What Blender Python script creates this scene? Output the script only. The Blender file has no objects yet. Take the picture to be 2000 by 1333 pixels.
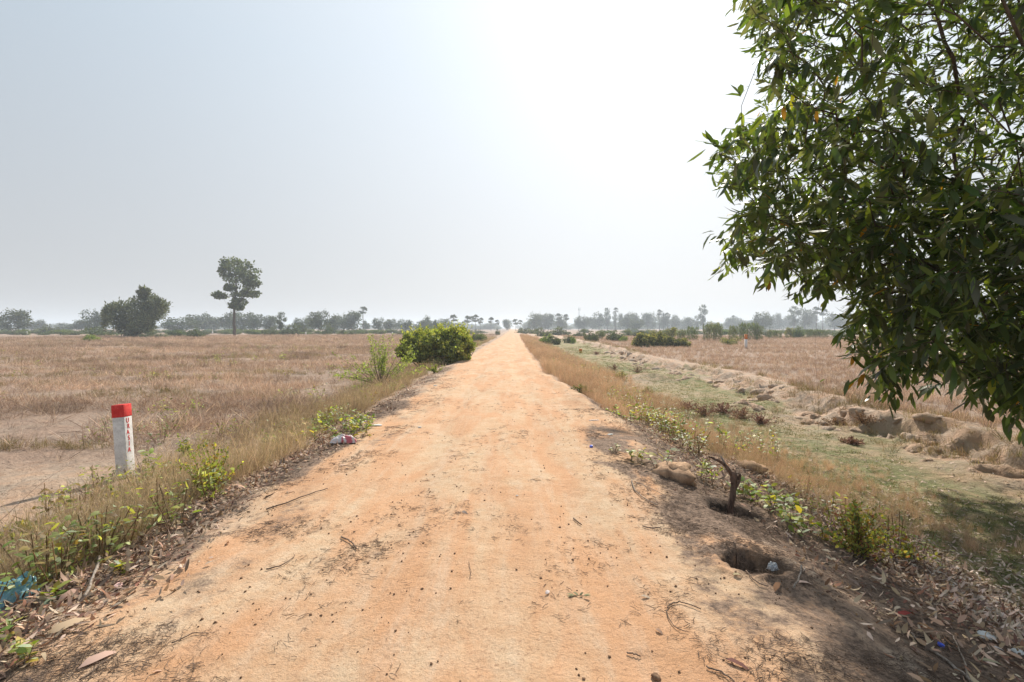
import bpy, math, random
import numpy as np
from mathutils import Vector, Matrix, Euler
R = math.radians
rng = np.random.default_rng(7)
random.seed(7)
sc = bpy.context.scene
COL = sc.collection

# ------------------------------------------------------------------ camera
CAMH = 1.6
HZ = 641.0
cd = bpy.data.cameras.new('camera'); cam = bpy.data.objects.new('camera', cd); COL.objects.link(cam)
cam.location = (0, 0, CAMH); cam.rotation_euler = (R(90), 0, 0)
cd.lens = 18; cd.sensor_width = 36; cd.shift_y = (HZ-666.5)/2000.0
cd.clip_start = 0.05; cd.clip_end = 9000
sc.camera = cam

# ------------------------------------------------------------------ sky, sun, exposure
SUN_EL, SUN_AZ = 38.0, 16.5
w = bpy.data.worlds.new('World'); sc.world = w; w.use_nodes = True
nt = w.node_tree; nt.nodes.clear()
def N(nt, t, **k):
    n = nt.nodes.new(t)
    for a, b in k.items(): setattr(n, a, b)
    return n
out = N(nt, 'ShaderNodeOutputWorld'); bg = N(nt, 'ShaderNodeBackground')
sky = N(nt, 'ShaderNodeTexSky', sky_type='NISHITA', sun_disc=False, sun_elevation=R(SUN_EL), sun_rotation=R(SUN_AZ),
        air_density=1.0, dust_density=3.0, ozone_density=1.0, altitude=0)
hs = N(nt, 'ShaderNodeHueSaturation'); hs.inputs['Saturation'].default_value = 0.5
# the thick dry-season veil over the sky, bright around the sun
tc = N(nt, 'ShaderNodeTexCoord'); dt = N(nt, 'ShaderNodeVectorMath', operation='DOT_PRODUCT')
sd = (math.sin(R(SUN_AZ))*math.cos(R(SUN_EL)), math.cos(R(SUN_AZ))*math.cos(R(SUN_EL)), math.sin(R(SUN_EL)))
dt.inputs[1].default_value = sd
mx0 = N(nt, 'ShaderNodeMath', operation='MAXIMUM'); mx0.inputs[1].default_value = 0
pw = N(nt, 'ShaderNodeMath', operation='POWER'); pw.inputs[1].default_value = 3.2
ml = N(nt, 'ShaderNodeMath', operation='MULTIPLY'); ml.inputs[1].default_value = 2.6
veil = N(nt, 'ShaderNodeVectorMath', operation='SCALE'); veil.inputs[0].default_value = (0.93, 1.0, 1.06)
mix = N(nt, 'ShaderNodeMixRGB', blend_type='MIX'); mix.inputs[0].default_value = 0.95
L = nt.links
sx_ = N(nt, 'ShaderNodeSeparateXYZ'); mr_ = N(nt, 'ShaderNodeMapRange'); mr_.inputs['From Max'].default_value = .45; tint = N(nt, 'ShaderNodeMixRGB')
tint.inputs[1].default_value = (1, 1, 1.01, 1); tint.inputs[2].default_value = (.80, .97, 1.14, 1)
L.new(tc.outputs['Generated'], sx_.inputs[0]); L.new(sx_.outputs['Z'], mr_.inputs['Value']); L.new(mr_.outputs[0], tint.inputs[0]); L.new(tint.outputs[0], veil.inputs[0])
L.new(tc.outputs['Generated'], dt.inputs[0]); L.new(dt.outputs['Value'], mx0.inputs[0]); L.new(mx0.outputs[0], pw.inputs[0])
glow = N(nt, 'ShaderNodeVectorMath', operation='SCALE'); glow.inputs[0].default_value = (1, .99, .97); vadd = N(nt, 'ShaderNodeVectorMath', operation='ADD')
L.new(pw.outputs[0], ml.inputs[0]); L.new(ml.outputs[0], glow.inputs['Scale']); veil.inputs['Scale'].default_value = 2.75
L.new(veil.outputs[0], vadd.inputs[0]); L.new(glow.outputs[0], vadd.inputs[1])
L.new(sky.outputs[0], hs.inputs['Color']); L.new(hs.outputs[0], mix.inputs[1]); L.new(vadd.outputs[0], mix.inputs[2])
L.new(mix.outputs[0], bg.inputs['Color']); bg.inputs['Strength'].default_value = 0.15
L.new(bg.outputs[0], out.inputs['Surface'])
sl = bpy.data.lights.new('sun', 'SUN'); sun = bpy.data.objects.new('sun', sl); COL.objects.link(sun)
sl.energy = 5.0; sl.angle = R(1.6); sl.color = (1.0, 0.93, 0.82)
sun.rotation_euler = Vector(sd).to_track_quat('Z', 'Y').to_euler(); sun.location = (10, 20, 30)
sc.view_settings.view_transform = 'Standard'; sc.view_settings.look = 'None'
sc.view_settings.exposure = 0.37; sc.view_settings.gamma = 1; sc.view_settings.use_curve_mapping = False
sc.render.engine = 'CYCLES'
cy = sc.cycles
cy.max_bounces = 6; cy.diffuse_bounces = 3; cy.glossy_bounces = 2; cy.transmission_bounces = 4; cy.transparent_max_bounces = 12
cy.volume_bounces = 1; cy.use_denoising = True; cy.sample_clamp_indirect = 6

# ------------------------------------------------------------------ helpers
def tag(o, label=None, cat=None, group=None, kind=None):
    if label: o['label'] = label
    if cat: o['category'] = cat
    if group: o['group'] = group
    if kind: o['kind'] = kind
    return o
def empty(name, loc=(0, 0, 0), label=None, cat=None, group=None):
    o = bpy.data.objects.new(name, None); COL.objects.link(o); o.location = loc; o.empty_display_size = .1
    return tag(o, label, cat, group)
def link(name, me, parent=None, loc=None):
    o = bpy.data.objects.new(name, me); COL.objects.link(o)
    if parent is not None: o.parent = parent
    if loc is not None: o.location = loc
    return o

def _h(ix, iy, s):
    with np.errstate(over='ignore'):
        n = (ix.astype(np.int64)*374761393 + iy.astype(np.int64)*668265263 + s*1442695041) & 0xffffffff
        n = ((n ^ (n >> 13))*1274126177) & 0xffffffff
        n = (n ^ (n >> 16)) & 0xffffffff
    return n/4294967295.0
def noise(x, y, s=0):
    x = np.asarray(x, float); y = np.asarray(y, float)
    ix = np.floor(x); iy = np.floor(y); fx = x-ix; fy = y-iy
    fx = fx*fx*(3-2*fx); fy = fy*fy*(3-2*fy)
    a = _h(ix, iy, s); b = _h(ix+1, iy, s); c = _h(ix, iy+1, s); d = _h(ix+1, iy+1, s)
    return (a*(1-fx)+b*fx)*(1-fy)+(c*(1-fx)+d*fx)*fy-.5
def fbm(x, y, s=0, o=4):
    v = 0; a = 1
    for k in range(o):
        c, t = math.cos(k*.9), math.sin(k*.9)
        v = v+a*noise((x*c-y*t)*2**k, (x*t+y*c)*2**k, s+k*17); a *= .5
    return v
def sst(a, b, x):
    t = np.clip((x-a)/(b-a), 0, 1); return t*t*(3-2*t)

# ---- mesh accumulator (numpy)
class MB:
    def __init__(s): s.v = []; s.c = []; s.l = []; s.n = []; s.m = []; s.k = 0
    def add(s, v, faces, col=(1, 1, 1), mi=0):
        v = np.asarray(v, float).reshape(-1, 3)
        col = np.asarray(col, float)
        if col.ndim == 1: col = np.tile(col[:3], (len(v), 1))
        s.v.append(v); s.c.append(col)
        for f in faces: s.l.extend([i+s.k for i in f]); s.n.append(len(f)); s.m.append(mi)
        s.k += len(v)
    def addarr(s, v, F, col, mi=0):   # v (n,3), F (m,k) int array
        s.v.append(v); s.c.append(col); s.l.extend((F+s.k).ravel().tolist()); s.n.extend([F.shape[1]]*len(F)); s.m.extend([mi]*len(F)); s.k += len(v)
    def mesh(s, name, mats, smooth=True):
        me = bpy.data.meshes.new(name)
        V = np.concatenate(s.v); C = np.concatenate(s.c)
        me.vertices.add(len(V)); me.vertices.foreach_set('co', V.ravel().astype(np.float32))
        me.loops.add(len(s.l)); me.loops.foreach_set('vertex_index', np.array(s.l, np.int32))
        nn = np.array(s.n, np.int32); st = np.concatenate([[0], np.cumsum(nn)[:-1]]).astype(np.int32)
        me.polygons.add(len(nn)); me.polygons.foreach_set('loop_start', st); me.polygons.foreach_set('loop_total', nn)
        me.polygons.foreach_set('material_index', np.array(s.m, np.int32))
        if smooth: me.polygons.foreach_set('use_smooth', np.ones(len(nn), bool))
        a = me.color_attributes.new('col', 'FLOAT_COLOR', 'POINT')
        a.data.foreach_set('color', np.concatenate([C, np.ones((len(C), 1))], 1).ravel().astype(np.float32))
        if not isinstance(mats, (list, tuple)): mats = [mats]
        for m in mats: me.materials.append(m)
        me.update(calc_edges=True)
        return me
def nrm(a): return a/np.maximum(np.linalg.norm(a, axis=-1, keepdims=True), 1e-9)
def leaves(mb, base, d, up, Lg, W, col, bend=.2, fold=.15, shape=(.3, .7, .85, .9), mi=0, droop=None):
    """N leaf blades: 6 verts each. shape = (s1, s2, w1, w2)"""
    base = np.asarray(base, float); n = len(base); d = nrm(np.asarray(d, float)); up = np.broadcast_to(np.asarray(up, float), d.shape)
    Lg = np.broadcast_to(Lg, (n,))[:, None]; W = np.broadcast_to(W, (n,))[:, None]*.5
    bend = np.broadcast_to(bend, (n,))[:, None]; fold = np.broadcast_to(fold, (n,))[:, None]
    side = nrm(np.cross(d, up)); nm = np.cross(side, d)
    dd = -nm if droop is None else np.broadcast_to(np.asarray(droop, float), d.shape)
    s1, s2, w1, w2 = shape
    def P(s): return base+d*(Lg*s)+dd*(bend*s*s*Lg)
    V = np.empty((n, 6, 3))
    V[:, 0] = base
    V[:, 1] = P(s1)-side*W*w1+nm*W*fold; V[:, 2] = P(s1)+side*W*w1+nm*W*fold
    V[:, 3] = P(s2)-side*W*w2+nm*W*fold; V[:, 4] = P(s2)+side*W*w2+nm*W*fold
    V[:, 5] = P(1.0)
    o = (np.arange(n)*6)[:, None]
    col = np.broadcast_to(np.asarray(col, float), (n, 3))
    C = np.repeat(col, 6, 0)
    k0 = mb.k
    mb.v.append(V.reshape(-1, 3)); mb.c.append(C)
    T = np.concatenate([o+np.array([[0, 2, 1]]), o+np.array([[3, 4, 5]])])+k0; Q = o+np.array([[1, 2, 4, 3]])+k0
    mb.l.extend(T.ravel().tolist()); mb.n.extend([3]*len(T)); mb.l.extend(Q.ravel().tolist()); mb.n.extend([4]*len(Q))
    mb.m.extend([mi]*(len(T)+len(Q))); mb.k += n*6
def tube(mb, pts, rad, sides=6, col=(1, 1, 1), mi=0, cap=True):
    pts = np.asarray(pts, float); n = len(pts); rad = np.broadcast_to(rad, (n,))
    t = nrm(np.gradient(pts, axis=0)); ref = np.array([0.13, .21, 1.0]) if abs(t[0][2]) < .9 else np.array([1.0, .1, .2])
    a = nrm(np.cross(t, ref)); b = np.cross(t, a)
    th = np.arange(sides)/sides*2*math.pi
    V = pts[:, None]+rad[:, None, None]*(a[:, None]*np.cos(th)[None, :, None]+b[:, None]*np.sin(th)[None, :, None])
    F = []
    for i in range(n-1):
        for j in range(sides):
            k = (j+1) % sides
            F.append((i*sides+j, i*sides+k, (i+1)*sides+k, (i+1)*sides+j))
    if cap: F.append(tuple(range(sides))[::-1]); F.append(tuple((n-1)*sides+j for j in range(sides)))
    mb.add(V.reshape(-1, 3), F, col, mi)
def jig(pts, a, s=0):
    pts = np.array(pts, float); r = np.random.default_rng(s); j = r.normal(0, a, pts.shape); j[0] = 0; return pts+j
def smoothline(ctrl, n):
    ctrl = np.array(ctrl, float); m = len(ctrl); t = np.linspace(0, m-1, n); o = []
    for q in t:
        i = min(int(q), m-2); f = q-i
        p0 = ctrl[max(i-1, 0)]; p1 = ctrl[i]; p2 = ctrl[i+1]; p3 = ctrl[min(i+2, m-1)]
        o.append(.5*((2*p1)+(-p0+p2)*f+(2*p0-5*p1+4*p2-p3)*f*f+(-p0+3*p1-3*p2+p3)*f**3))
    return np.array(o)
def sphdir(n, r=rng):
    v = r.normal(size=(n, 3)); return nrm(v)

# ---- materials
def mat(name, rough=.9, spec=.2):
    m = bpy.data.materials.new(name); m.use_nodes = True; nt = m.node_tree
    p = nt.nodes['Principled BSDF']; p.inputs['Roughness'].default_value = rough
    p.inputs['Specular IOR Level'].default_value = spec
    return m, nt, p
def leafmat(name, trans=.35, rough=.55, spec=.3, rnd=.35, hue=.03, tint=(1.25, 1.2, .55)):
    m, nt, p = mat(name, rough, spec); L = nt.links
    at = N(nt, 'ShaderNodeAttribute', attribute_name='col')
    oi = N(nt, 'ShaderNodeObjectInfo'); geo = N(nt, 'ShaderNodeNewGeometry')
    hsv = N(nt, 'ShaderNodeHueSaturation')
    mr = N(nt, 'ShaderNodeMapRange'); mr.inputs['To Min'].default_value = 1-rnd; mr.inputs['To Max'].default_value = 1+rnd
    mh = N(nt, 'ShaderNodeMapRange'); mh.inputs['To Min'].default_value = .5-hue; mh.inputs['To Max'].default_value = .5+hue
    ri = N(nt, 'ShaderNodeMath', operation='ADD'); fr = N(nt, 'ShaderNodeMath', operation='FRACT')
    L.new(oi.outputs['Random'], ri.inputs[0]); L.new(geo.outputs['Random Per Island'], ri.inputs[1]); L.new(ri.outputs[0], fr.inputs[0])
    L.new(fr.outputs[0], mr.inputs['Value']); L.new(oi.outputs['Random'], mh.inputs['Value'])
    tn = N(nt, 'ShaderNodeAttribute', attribute_name='tone', attribute_type='INSTANCER')
    t1 = N(nt, 'ShaderNodeMath', operation='ADD'); t1.inputs[1].default_value = 1.0; t2 = N(nt, 'ShaderNodeMath', operation='MULTIPLY')
    L.new(tn.outputs['Fac'], t1.inputs[0]); L.new(t1.outputs[0], t2.inputs[0]); L.new(mr.outputs[0], t2.inputs[1]); L.new(t2.outputs[0], hsv.inputs['Value']); L.new(mh.outputs[0], hsv.inputs['Hue']); L.new(at.outputs['Color'], hsv.inputs['Color'])
    L.new(hsv.outputs[0], p.inputs['Base Color'])
    if trans > 0:
        tr = N(nt, 'ShaderNodeBsdfTranslucent'); mul = N(nt, 'ShaderNodeVectorMath', operation='MULTIPLY'); mul.inputs[1].default_value = tint
        L.new(hsv.outputs[0], mul.inputs[0]); L.new(mul.outputs[0], tr.inputs['Color'])
        ms = N(nt, 'ShaderNodeMixShader'); ms.inputs[0].default_value = trans
        L.new(p.outputs[0], ms.inputs[1]); L.new(tr.outputs[0], ms.inputs[2]); L.new(ms.outputs[0], nt.nodes['Material Output'].inputs['Surface'])
    return m
M_tree = leafmat('tree_leaf', .42, .42, .5, .35, .02, (1.9, 1.9, .6))
M_green = leafmat('plant_leaf', .45, .5, .3, .35, .02, (1.5, 1.5, .5))
M_far = leafmat('far_leaf', .25, .7, .15, .35, .015, (1.3, 1.3, .6))
M_dry = leafmat('dry_blade', .3, .8, .15, .3, .012, (1.15, 1.0, .8))
M_dead = leafmat('dead_leaf', .12, .85, .08, .4, .02, (1.1, .9, .7))
def barkmat(name, c1, c2, sc_=18.0, bump=.5, rough=.95):
    m, nt, p = mat(name, rough, .1); L = nt.links
    t = N(nt, 'ShaderNodeTexCoord'); mp = N(nt, 'ShaderNodeMapping'); mp.inputs['Scale'].default_value = (1, 1, .25)
    n = N(nt, 'ShaderNodeTexNoise'); n.inputs['Scale'].default_value = sc_; n.inputs['Detail'].default_value = 6; n.inputs['Roughness'].default_value = .7
    r = N(nt, 'ShaderNodeValToRGB'); r.color_ramp.elements[0].color = (*c1, 1); r.color_ramp.elements[1].color = (*c2, 1)
    r.color_ramp.elements[0].position = .35; r.color_ramp.elements[1].position = .65
    b = N(nt, 'ShaderNodeBump'); b.inputs['Strength'].default_value = bump; b.inputs['Distance'].default_value = .02
    L.new(t.outputs['Object'], mp.inputs[0]); L.new(mp.outputs[0], n.inputs['Vector']); L.new(n.outputs['Fac'], r.inputs[0]); L.new(r.outputs[0], p.inputs['Base Color'])
    L.new(n.outputs['Fac'], b.inputs['Height']); L.new(b.outputs[0], p.inputs['Normal'])
    return m
M_bark = barkmat('bark', (.05, .035, .025), (.16, .12, .09))
M_stump = barkmat('stump_wood', (.05, .03, .022), (.24, .15, .11), 30)
M_stick = barkmat('bleached_stick', (.16, .12, .09), (.42, .36, .31), 40)
M_twig = barkmat('dark_twig', (.09, .06, .045), (.26, .19, .145), 40)
M_clay = barkmat('clay_lump', (.30, .21, .155), (.50, .38, .29), 7, 1.0)
M_crumb = barkmat('earth_crumb', (.12, .07, .045), (.30, .19, .12), 20)
M_dirtlump = barkmat('roadside_earth', (.24, .15, .095), (.55, .36, .23), 9, 1.0)

# ------------------------------------------------------------------ terrain
def cx(y): return np.interp(y, [0, 5, 12, 20, 35, 60, 100, 300, 700, 2500], [-.05, -.1, -.4, -.6, -.6, -.4, -.1, .6, 1, -20])
def EL(y): return np.interp(y, [0, 3, 5, 8, 12, 20, 35, 60, 100, 300, 2500], [-2.05, -2.15, -2.25, -2.2, -2.25, -2.35, -2.3, -2.2, -1.9, -1.4, -22])
def ER(y): return np.interp(y, [0, 3, 5, 10, 13, 16, 20, 35, 60, 100, 300, 2500], [1.6, 1.75, 1.85, 1.75, 1.55, 1.3, 1.15, 1.1, 1.2, 1.5, 2.6, -18])
def BK(y): return np.interp(y, [0, 6, 10, 13, 16, 20, 26, 36, 50, 76, 120, 400], [8.9, 8.9, 8.8, 8.3, 9.0, 9.4, 10, 9.3, 10.4, 11.4, 12, 12])
HOLE = (1.70, 3.50); PIT = (2.10, 4.78)
def H(x, y, fine=True):
    x = np.asarray(x, float); y = np.asarray(y, float)
    r = np.hypot(x, y)
    near = 1-sst(40, 120, r)
    wob = .26*fbm(x*.3, y*.45, 3, 3)+.16*fbm(x*1.5, y*1.5, 5, 3)
    tl = EL(y)-x+wob*near; tr = x-ER(y)+wob*near
    z = -0.5*sst(-.1, 2.3, tl)
    fade = 1-sst(65, 115, y)*.6
    ditch = -.86*fade
    z = z+ditch*(.30*sst(-.25, .9, tr)+.70*sst(.6, 3.1, tr))
    er = .8*fbm(x*.12, y*.3, 11, 2)+.5*fbm(x*.9, y*1.5, 12, 3)
    b = BK(y)+er*near-.2
    tb = x-b
    rise = sst(-.50, .42, tb+.28*fbm(x*2.4, y*2.4, 14, 3))
    z = np.where(tr > 0, z*(1-rise)+(-.48)*rise, z)
    z = z+np.where(tr > 1.5, .06*np.exp(-((tb-.6)/.5)**2)*near, 0)
    # talus and lumps of the eroded bank
    z = z+np.where(tr > 2, .16*np.exp(-((tb+.7)/.6)**2)*(.4+1.3*fbm(x*1.3, y*1.3, 21, 3))*near, 0)
    z = z+np.where(tr > 2, .34*np.exp(-((tb+.05)/.55)**2)*fbm(x*2.6, y*2.6, 22, 4)*near, 0)
    # low dirt bars across the ditch bed
    for (yb, a, k) in ((24, .34, 1.3), (31, .22, 1.2), (15.5, .12, .8)):
        z = z+np.where(tr > 1.5, a*np.exp(-((y-yb-.35*(x-7))/k)**2)*(1-rise)*sst(1.5, 3, tr)*(.8+fbm(x*.8, y*.8, 31, 2)), 0)
    if fine:
        inroad = sst(.1, -.4, tl)*sst(.1, -.4, tr) if False else np.clip(1-sst(-.4, .1, tl)-sst(-.4, .1, tr), 0, 1)
        c = x-cx(y)-.25*noise(0*x, y*.25, 47)
        z = z+inroad*(.035*(1-(c/2.2)**2)-.035*np.exp(-((c-.75)/.24)**2)-.035*np.exp(-((c+.75)/.24)**2))
        z = z+near*(.035*fbm(x*.8, y*.6, 41, 3)+.016*fbm(x*3.1, y*2.3, 42, 3)*(1-.3*inroad)+.006*fbm(x*11, y*11, 43, 2))
        z = z+near*(1-inroad)*(.05*fbm(x*1.6, y*1.6, 44, 3))
        # eroded lip right of the road at 12 m
        z = z+.09*np.exp(-((tr+.05)/.25)**2)*sst(9, 11, y)*(1-sst(16, 19, y))
        # burrow
        hx, hy = x-HOLE[0], y-HOLE[1]
        q = np.hypot((hx*.93+hy*.37)/.25, (-hx*.37+hy*.93)/.16)+.22*fbm(x*14, y*14, 50, 2)
        z = z-.85*(1-sst(.74, 1.08, q))
        z = z+.022*np.exp(-((q-1.5)/.4)**2)*(1+3*fbm(x*9, y*9, 52, 3))
        hx, hy = x-PIT[0], y-PIT[1]
        q = np.hypot((hx*.85+hy*.5)/.30, (-hx*.5+hy*.85)/.17)+.25*noise(x*12, y*12, 51)
        z = z-.26*(1-sst(.6, 1.15, q))+.05*np.exp(-((q-1.6)/.4)**2)
        # raised tussock mounds on the right shoulder
        for (mx_, my_, a, s_) in ((2.0, 6.6, .0, .3), (3.2, 6.9, .12, .5)):
            z = z+a*np.exp(-((x-mx_)**2+(y-my_)**2)/s_**2)
    return z
def h1(x, y): return float(H(np.array([x]), np.array([y]))[0])
def P(u, v, z=0.0):
    """photo pixel on the level z -> ground point"""
    d = (CAMH-z)*1000/(v-HZ); return ((u-1000)/1000*d, d)
def G(u, v):
    x, y = P(u, v, 0)
    for _ in range(12):
        z = h1(x, y); x2, y2 = P(u, v, z); x = .5*x+.5*x2; y = .5*y+.5*y2
    return (x, y, h1(x, y))

# rows / columns
ys = [-40, -28, -20, -14, -10, -7, -5, -3.5, -2.2, -1.2, -.4, .3, .8]
y_ = 1.15
while y_ < 2600: ys.append(y_); y_ *= (1.005 if 3.15 < y_ < 3.85 or 4.6 < y_ < 5.15 else 1.0125) if y_ < 60 else 1.03
ys = np.array(ys)
xs = [0.0]
while xs[-1] < 2600:
    x = xs[-1]; xs.append(x+(.037 if x < 4.6 else .037*1.0+.0115*(x-4.6) if x < 14 else x*.028-.25))
xs = np.array(xs); xs = np.concatenate([-xs[:0:-1], xs[xs < 1.35], np.arange(1.36, 2.42, .016), xs[xs > 2.44]])
X, Y = np.meshgrid(xs, ys)
Z = H(X, Y)
nr, nc = X.shape
V = np.stack([X, Y, Z], -1).reshape(-1, 3)
x, y = X.ravel(), Y.ravel()
wob = .26*fbm(x*.3, y*.45, 3, 3)+.16*fbm(x*1.5, y*1.5, 5, 3)
nearv = 1-sst(40, 120, np.hypot(x, y))
tl = EL(y)-x+wob*nearv; tr = x-ER(y)+wob*nearv; tb = x-BK(y)-.2
inroad = np.clip(1-sst(-.1, .25, tl)-sst(-.1, .25, tr), 0, 1)
# masks: R road, G green turf, B straw, A dark humus plus shade painted into the burrow
wn = fbm(x*.9, y*.7, 61, 4)
green = sst(1.9, 3.0, tr+wn*1.2)*(1-sst(-1.2, -.4, tb+wn*1.3))*(1-sst(75, 110, y))*np.clip(.85+1.3*fbm(x*.35, y*.3, 62, 3), 0, 1)
greenfar = 0
straw = np.maximum(sst(1.6, 2.8, tl+wn*.9), sst(.3, 1.4, tb+wn*.6)*sst(1, 2, tr))
patch = np.exp(-(((x+6.2)/1.8)**2+((y-6.7)/1.1)**2)*.9)+np.exp(-(((x+6.3)/1.8)**2+((y-5.4)/.7)**2))
straw = straw*(1-np.clip(patch*1.4, 0, .95))
edgeL = np.exp(-((tl-.55)/.42)**2); edgeL2 = np.exp(-((tl-.1)/.5)**2)*.55
edgeL2 = np.maximum(edgeL2, .5*np.exp(-((tl+.4)/.45)**2)); edgeR = np.exp(-((tr-.25)/.55)**2); shoulder = sst(.0, .5, tr)*(1-sst(1.5, 2.4, tr))
nd = 1-sst(9, 16, y)*.45
dark = np.clip((edgeL+edgeL2+edgeR*.8)*nd*np.clip(.75+1.5*fbm(x*1.6, y*1.6, 63, 4), 0, 1.1), 0, 1)
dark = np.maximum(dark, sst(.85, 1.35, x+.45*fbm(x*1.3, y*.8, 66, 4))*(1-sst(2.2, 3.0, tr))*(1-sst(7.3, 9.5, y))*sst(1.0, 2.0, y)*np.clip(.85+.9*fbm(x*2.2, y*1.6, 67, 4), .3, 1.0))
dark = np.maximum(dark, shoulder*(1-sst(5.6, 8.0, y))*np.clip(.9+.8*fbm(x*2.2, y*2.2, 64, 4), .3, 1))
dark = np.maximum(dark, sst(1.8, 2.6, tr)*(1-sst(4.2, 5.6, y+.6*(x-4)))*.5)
for (qx, qy, sx, sy, a) in ((HOLE[0]+.75, HOLE[1]-.55, .22, .10, 1.0), (PIT[0], PIT[1], .32, .2, 1.5), (HOLE[0]+.02, HOLE[1]+.02, .24, .17, 1.6), (1.55, 7.4, .35, .3, .8), (-1.0, 4.3, .18, .28, .45), (-.95, 3.6, .16, .18, .5)):  # the small entry centred on HOLE paints the burrow's inner shade
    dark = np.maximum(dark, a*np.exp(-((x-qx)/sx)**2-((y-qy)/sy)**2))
burn_hole_shade = np.clip(.9*np.exp(-(((x-HOLE[0])*.93+(y-HOLE[1])*.37)/.25)**4-((-(x-HOLE[0])*.37+(y-HOLE[1])*.93)/.17)**4)*1.3+1.6*np.exp(-((x-PIT[0])/.24)**2-((y-PIT[1])/.2)**2)+1.2*np.exp(-((x-HOLE[0]-.78)/.2)**2-((y-HOLE[1]+.5)/.1)**2)+.9*np.exp(-((x-1.65)/.4)**2-((y-7.9)/.22)**2), 0, 1)  # blackening: charred soil, shade painted into the burrow, spot beside the burrow
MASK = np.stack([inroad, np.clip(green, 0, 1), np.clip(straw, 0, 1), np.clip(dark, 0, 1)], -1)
q = (np.arange(nr-1)[:, None]*nc+np.arange(nc-1)[None]).ravel()
QF = np.stack([q, q+1, q+nc+1, q+nc], -1)
fx = X.ravel()[QF].mean(1); fy = Y.ravel()[QF].mean(1)
ftl = tl[QF].mean(1); ftr = tr[QF].mean(1); ftb = tb[QF].mean(1)
cls = np.where((ftl < 0.1) & (ftr < 0.1), 0, np.where((ftl >= .1), np.where(ftl > 2.2, 1, 4), np.where(ftb > .3, 2, np.where(ftr > 2.0, 3, 4))))

mg, nt, p = mat('earth', .95, .12); L = nt.links
at = N(nt, 'ShaderNodeAttribute', attribute_name='mask'); ab = N(nt, 'ShaderNodeAttribute', attribute_name='burn_hole_shade')
geo = N(nt, 'ShaderNodeNewGeometry')
sep = N(nt, 'ShaderNodeSeparateColor'); L.new(at.outputs['Color'], sep.inputs[0])
def nz(scale, detail=6, rough=.6, vec=None, dist=0):
    n = N(nt, 'ShaderNodeTexNoise'); n.inputs['Scale'].default_value = scale; n.inputs['Detail'].default_value = detail
    n.inputs['Roughness'].default_value = rough; n.inputs['Distortion'].default_value = dist
    L.new((vec or geo.outputs['Position']), n.inputs['Vector']); return n.outputs['Fac']
def ramp(f, a, b, lo=0., hi=1.):
    m = N(nt, 'ShaderNodeMapRange', interpolation_type='SMOOTHSTEP'); m.inputs['From Min'].default_value = a; m.inputs['From Max'].default_value = b
    m.inputs['To Min'].default_value = lo; m.inputs['To Max'].default_value = hi; L.new(f, m.inputs['Value']); return m.outputs[0]
def mth(op, a, b):
    m = N(nt, 'ShaderNodeMath', operation=op)
    for i, v_ in enumerate((a, b)):
        if isinstance(v_, (int, float)): m.inputs[i].default_value = v_
        else: L.new(v_, m.inputs[i])
    return m.outputs[0]
def mixc(f, a, b, bt='MIX'):
    m = N(nt, 'ShaderNodeMixRGB', blend_type=bt)
    for i, v_ in enumerate((f, a, b)):
        if isinstance(v_, (int, float)): m.inputs[i].default_value = v_
        elif isinstance(v_, tuple): m.inputs[i].default_value = (*v_, 1)
        else: L.new(v_, m.inputs[i])
    return m.outputs[0]
mp = N(nt, 'ShaderNodeMapping'); mp.inputs['Scale'].default_value = (1.6, .45, 1); L.new(geo.outputs['Position'], mp.inputs[0])
stretch = mp.outputs[0]
sand = mixc(ramp(nz(1.1, 5, .6, stretch, .6), .40, .62), (.60, .35, .205), (.62, .47, .32))
sand = mixc(ramp(nz(.45, 4), .35, .7, 0, .5), sand, (.60, .35, .20))
mp2 = N(nt, 'ShaderNodeMapping'); mp2.inputs['Scale'].default_value = (5.5, .55, 1); L.new(geo.outputs['Position'], mp2.inputs[0])
sand = mixc(ramp(nz(1.0, 5, .65, mp2.outputs[0], .3), .45, .68, 0, .55), sand, (.62, .48, .35))
sand = mixc(ramp(nz(.7, 5, .65, stretch, .4), .52, .70, 0, .6), sand, (.46, .26, .15))
sand = mixc(ramp(nz(6, 8, .75), .35, .7, 0, .5), sand, (.50, .26, .125))
sand = mixc(ramp(nz(42, 4, .7), .52, .70, 0, .6), sand, (.30, .165, .095))
sand = mixc(ramp(nz(150, 3, .7), .54, .68, 0, .6), sand, (.22, .12, .07))
sand = mixc(ramp(nz(75, 3, .6), .62, .74, 0, .35), sand, (.75, .6, .45))
off = mixc(ramp(nz(2.2, 6), .35, .65), (.52, .345, .235), (.46, .355, .27))
base = mixc(sep.outputs[0], off, sand)
st = mixc(ramp(nz(14, 8, .8, stretch), .3, .7), (.20, .135, .10), (.50, .385, .30))
st = mixc(ramp(nz(.6, 5), .4, .65, 0, .6), st, (.34, .225, .165))
base = mixc(mth('MULTIPLY', sep.outputs[2], ramp(nz(5, 8, .75), .25, .5, .55, 1)), base, st)
gr = mixc(ramp(nz(30, 6, .8), .35, .65), (.135, .145, .055), (.25, .26, .12))
gr = mixc(ramp(nz(3, 5), .42, .62, 0, .8), gr, (.42, .31, .19))
base = mixc(mth('MULTIPLY', sep.outputs[1], ramp(nz(9, 8, .8), .3, .52, .35, 1)), base, gr)
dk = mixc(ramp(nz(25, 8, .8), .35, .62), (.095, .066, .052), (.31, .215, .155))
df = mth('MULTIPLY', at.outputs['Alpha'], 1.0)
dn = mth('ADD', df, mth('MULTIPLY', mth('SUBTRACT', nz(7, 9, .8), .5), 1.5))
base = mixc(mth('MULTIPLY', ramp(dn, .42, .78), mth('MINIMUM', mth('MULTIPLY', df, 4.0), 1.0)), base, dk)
base = mixc(mth('MULTIPLY', ab.outputs['Fac'], ramp(nz(18, 6, .8), .3, .5, .6, 1)), base, (.016, .013, .012))
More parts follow.
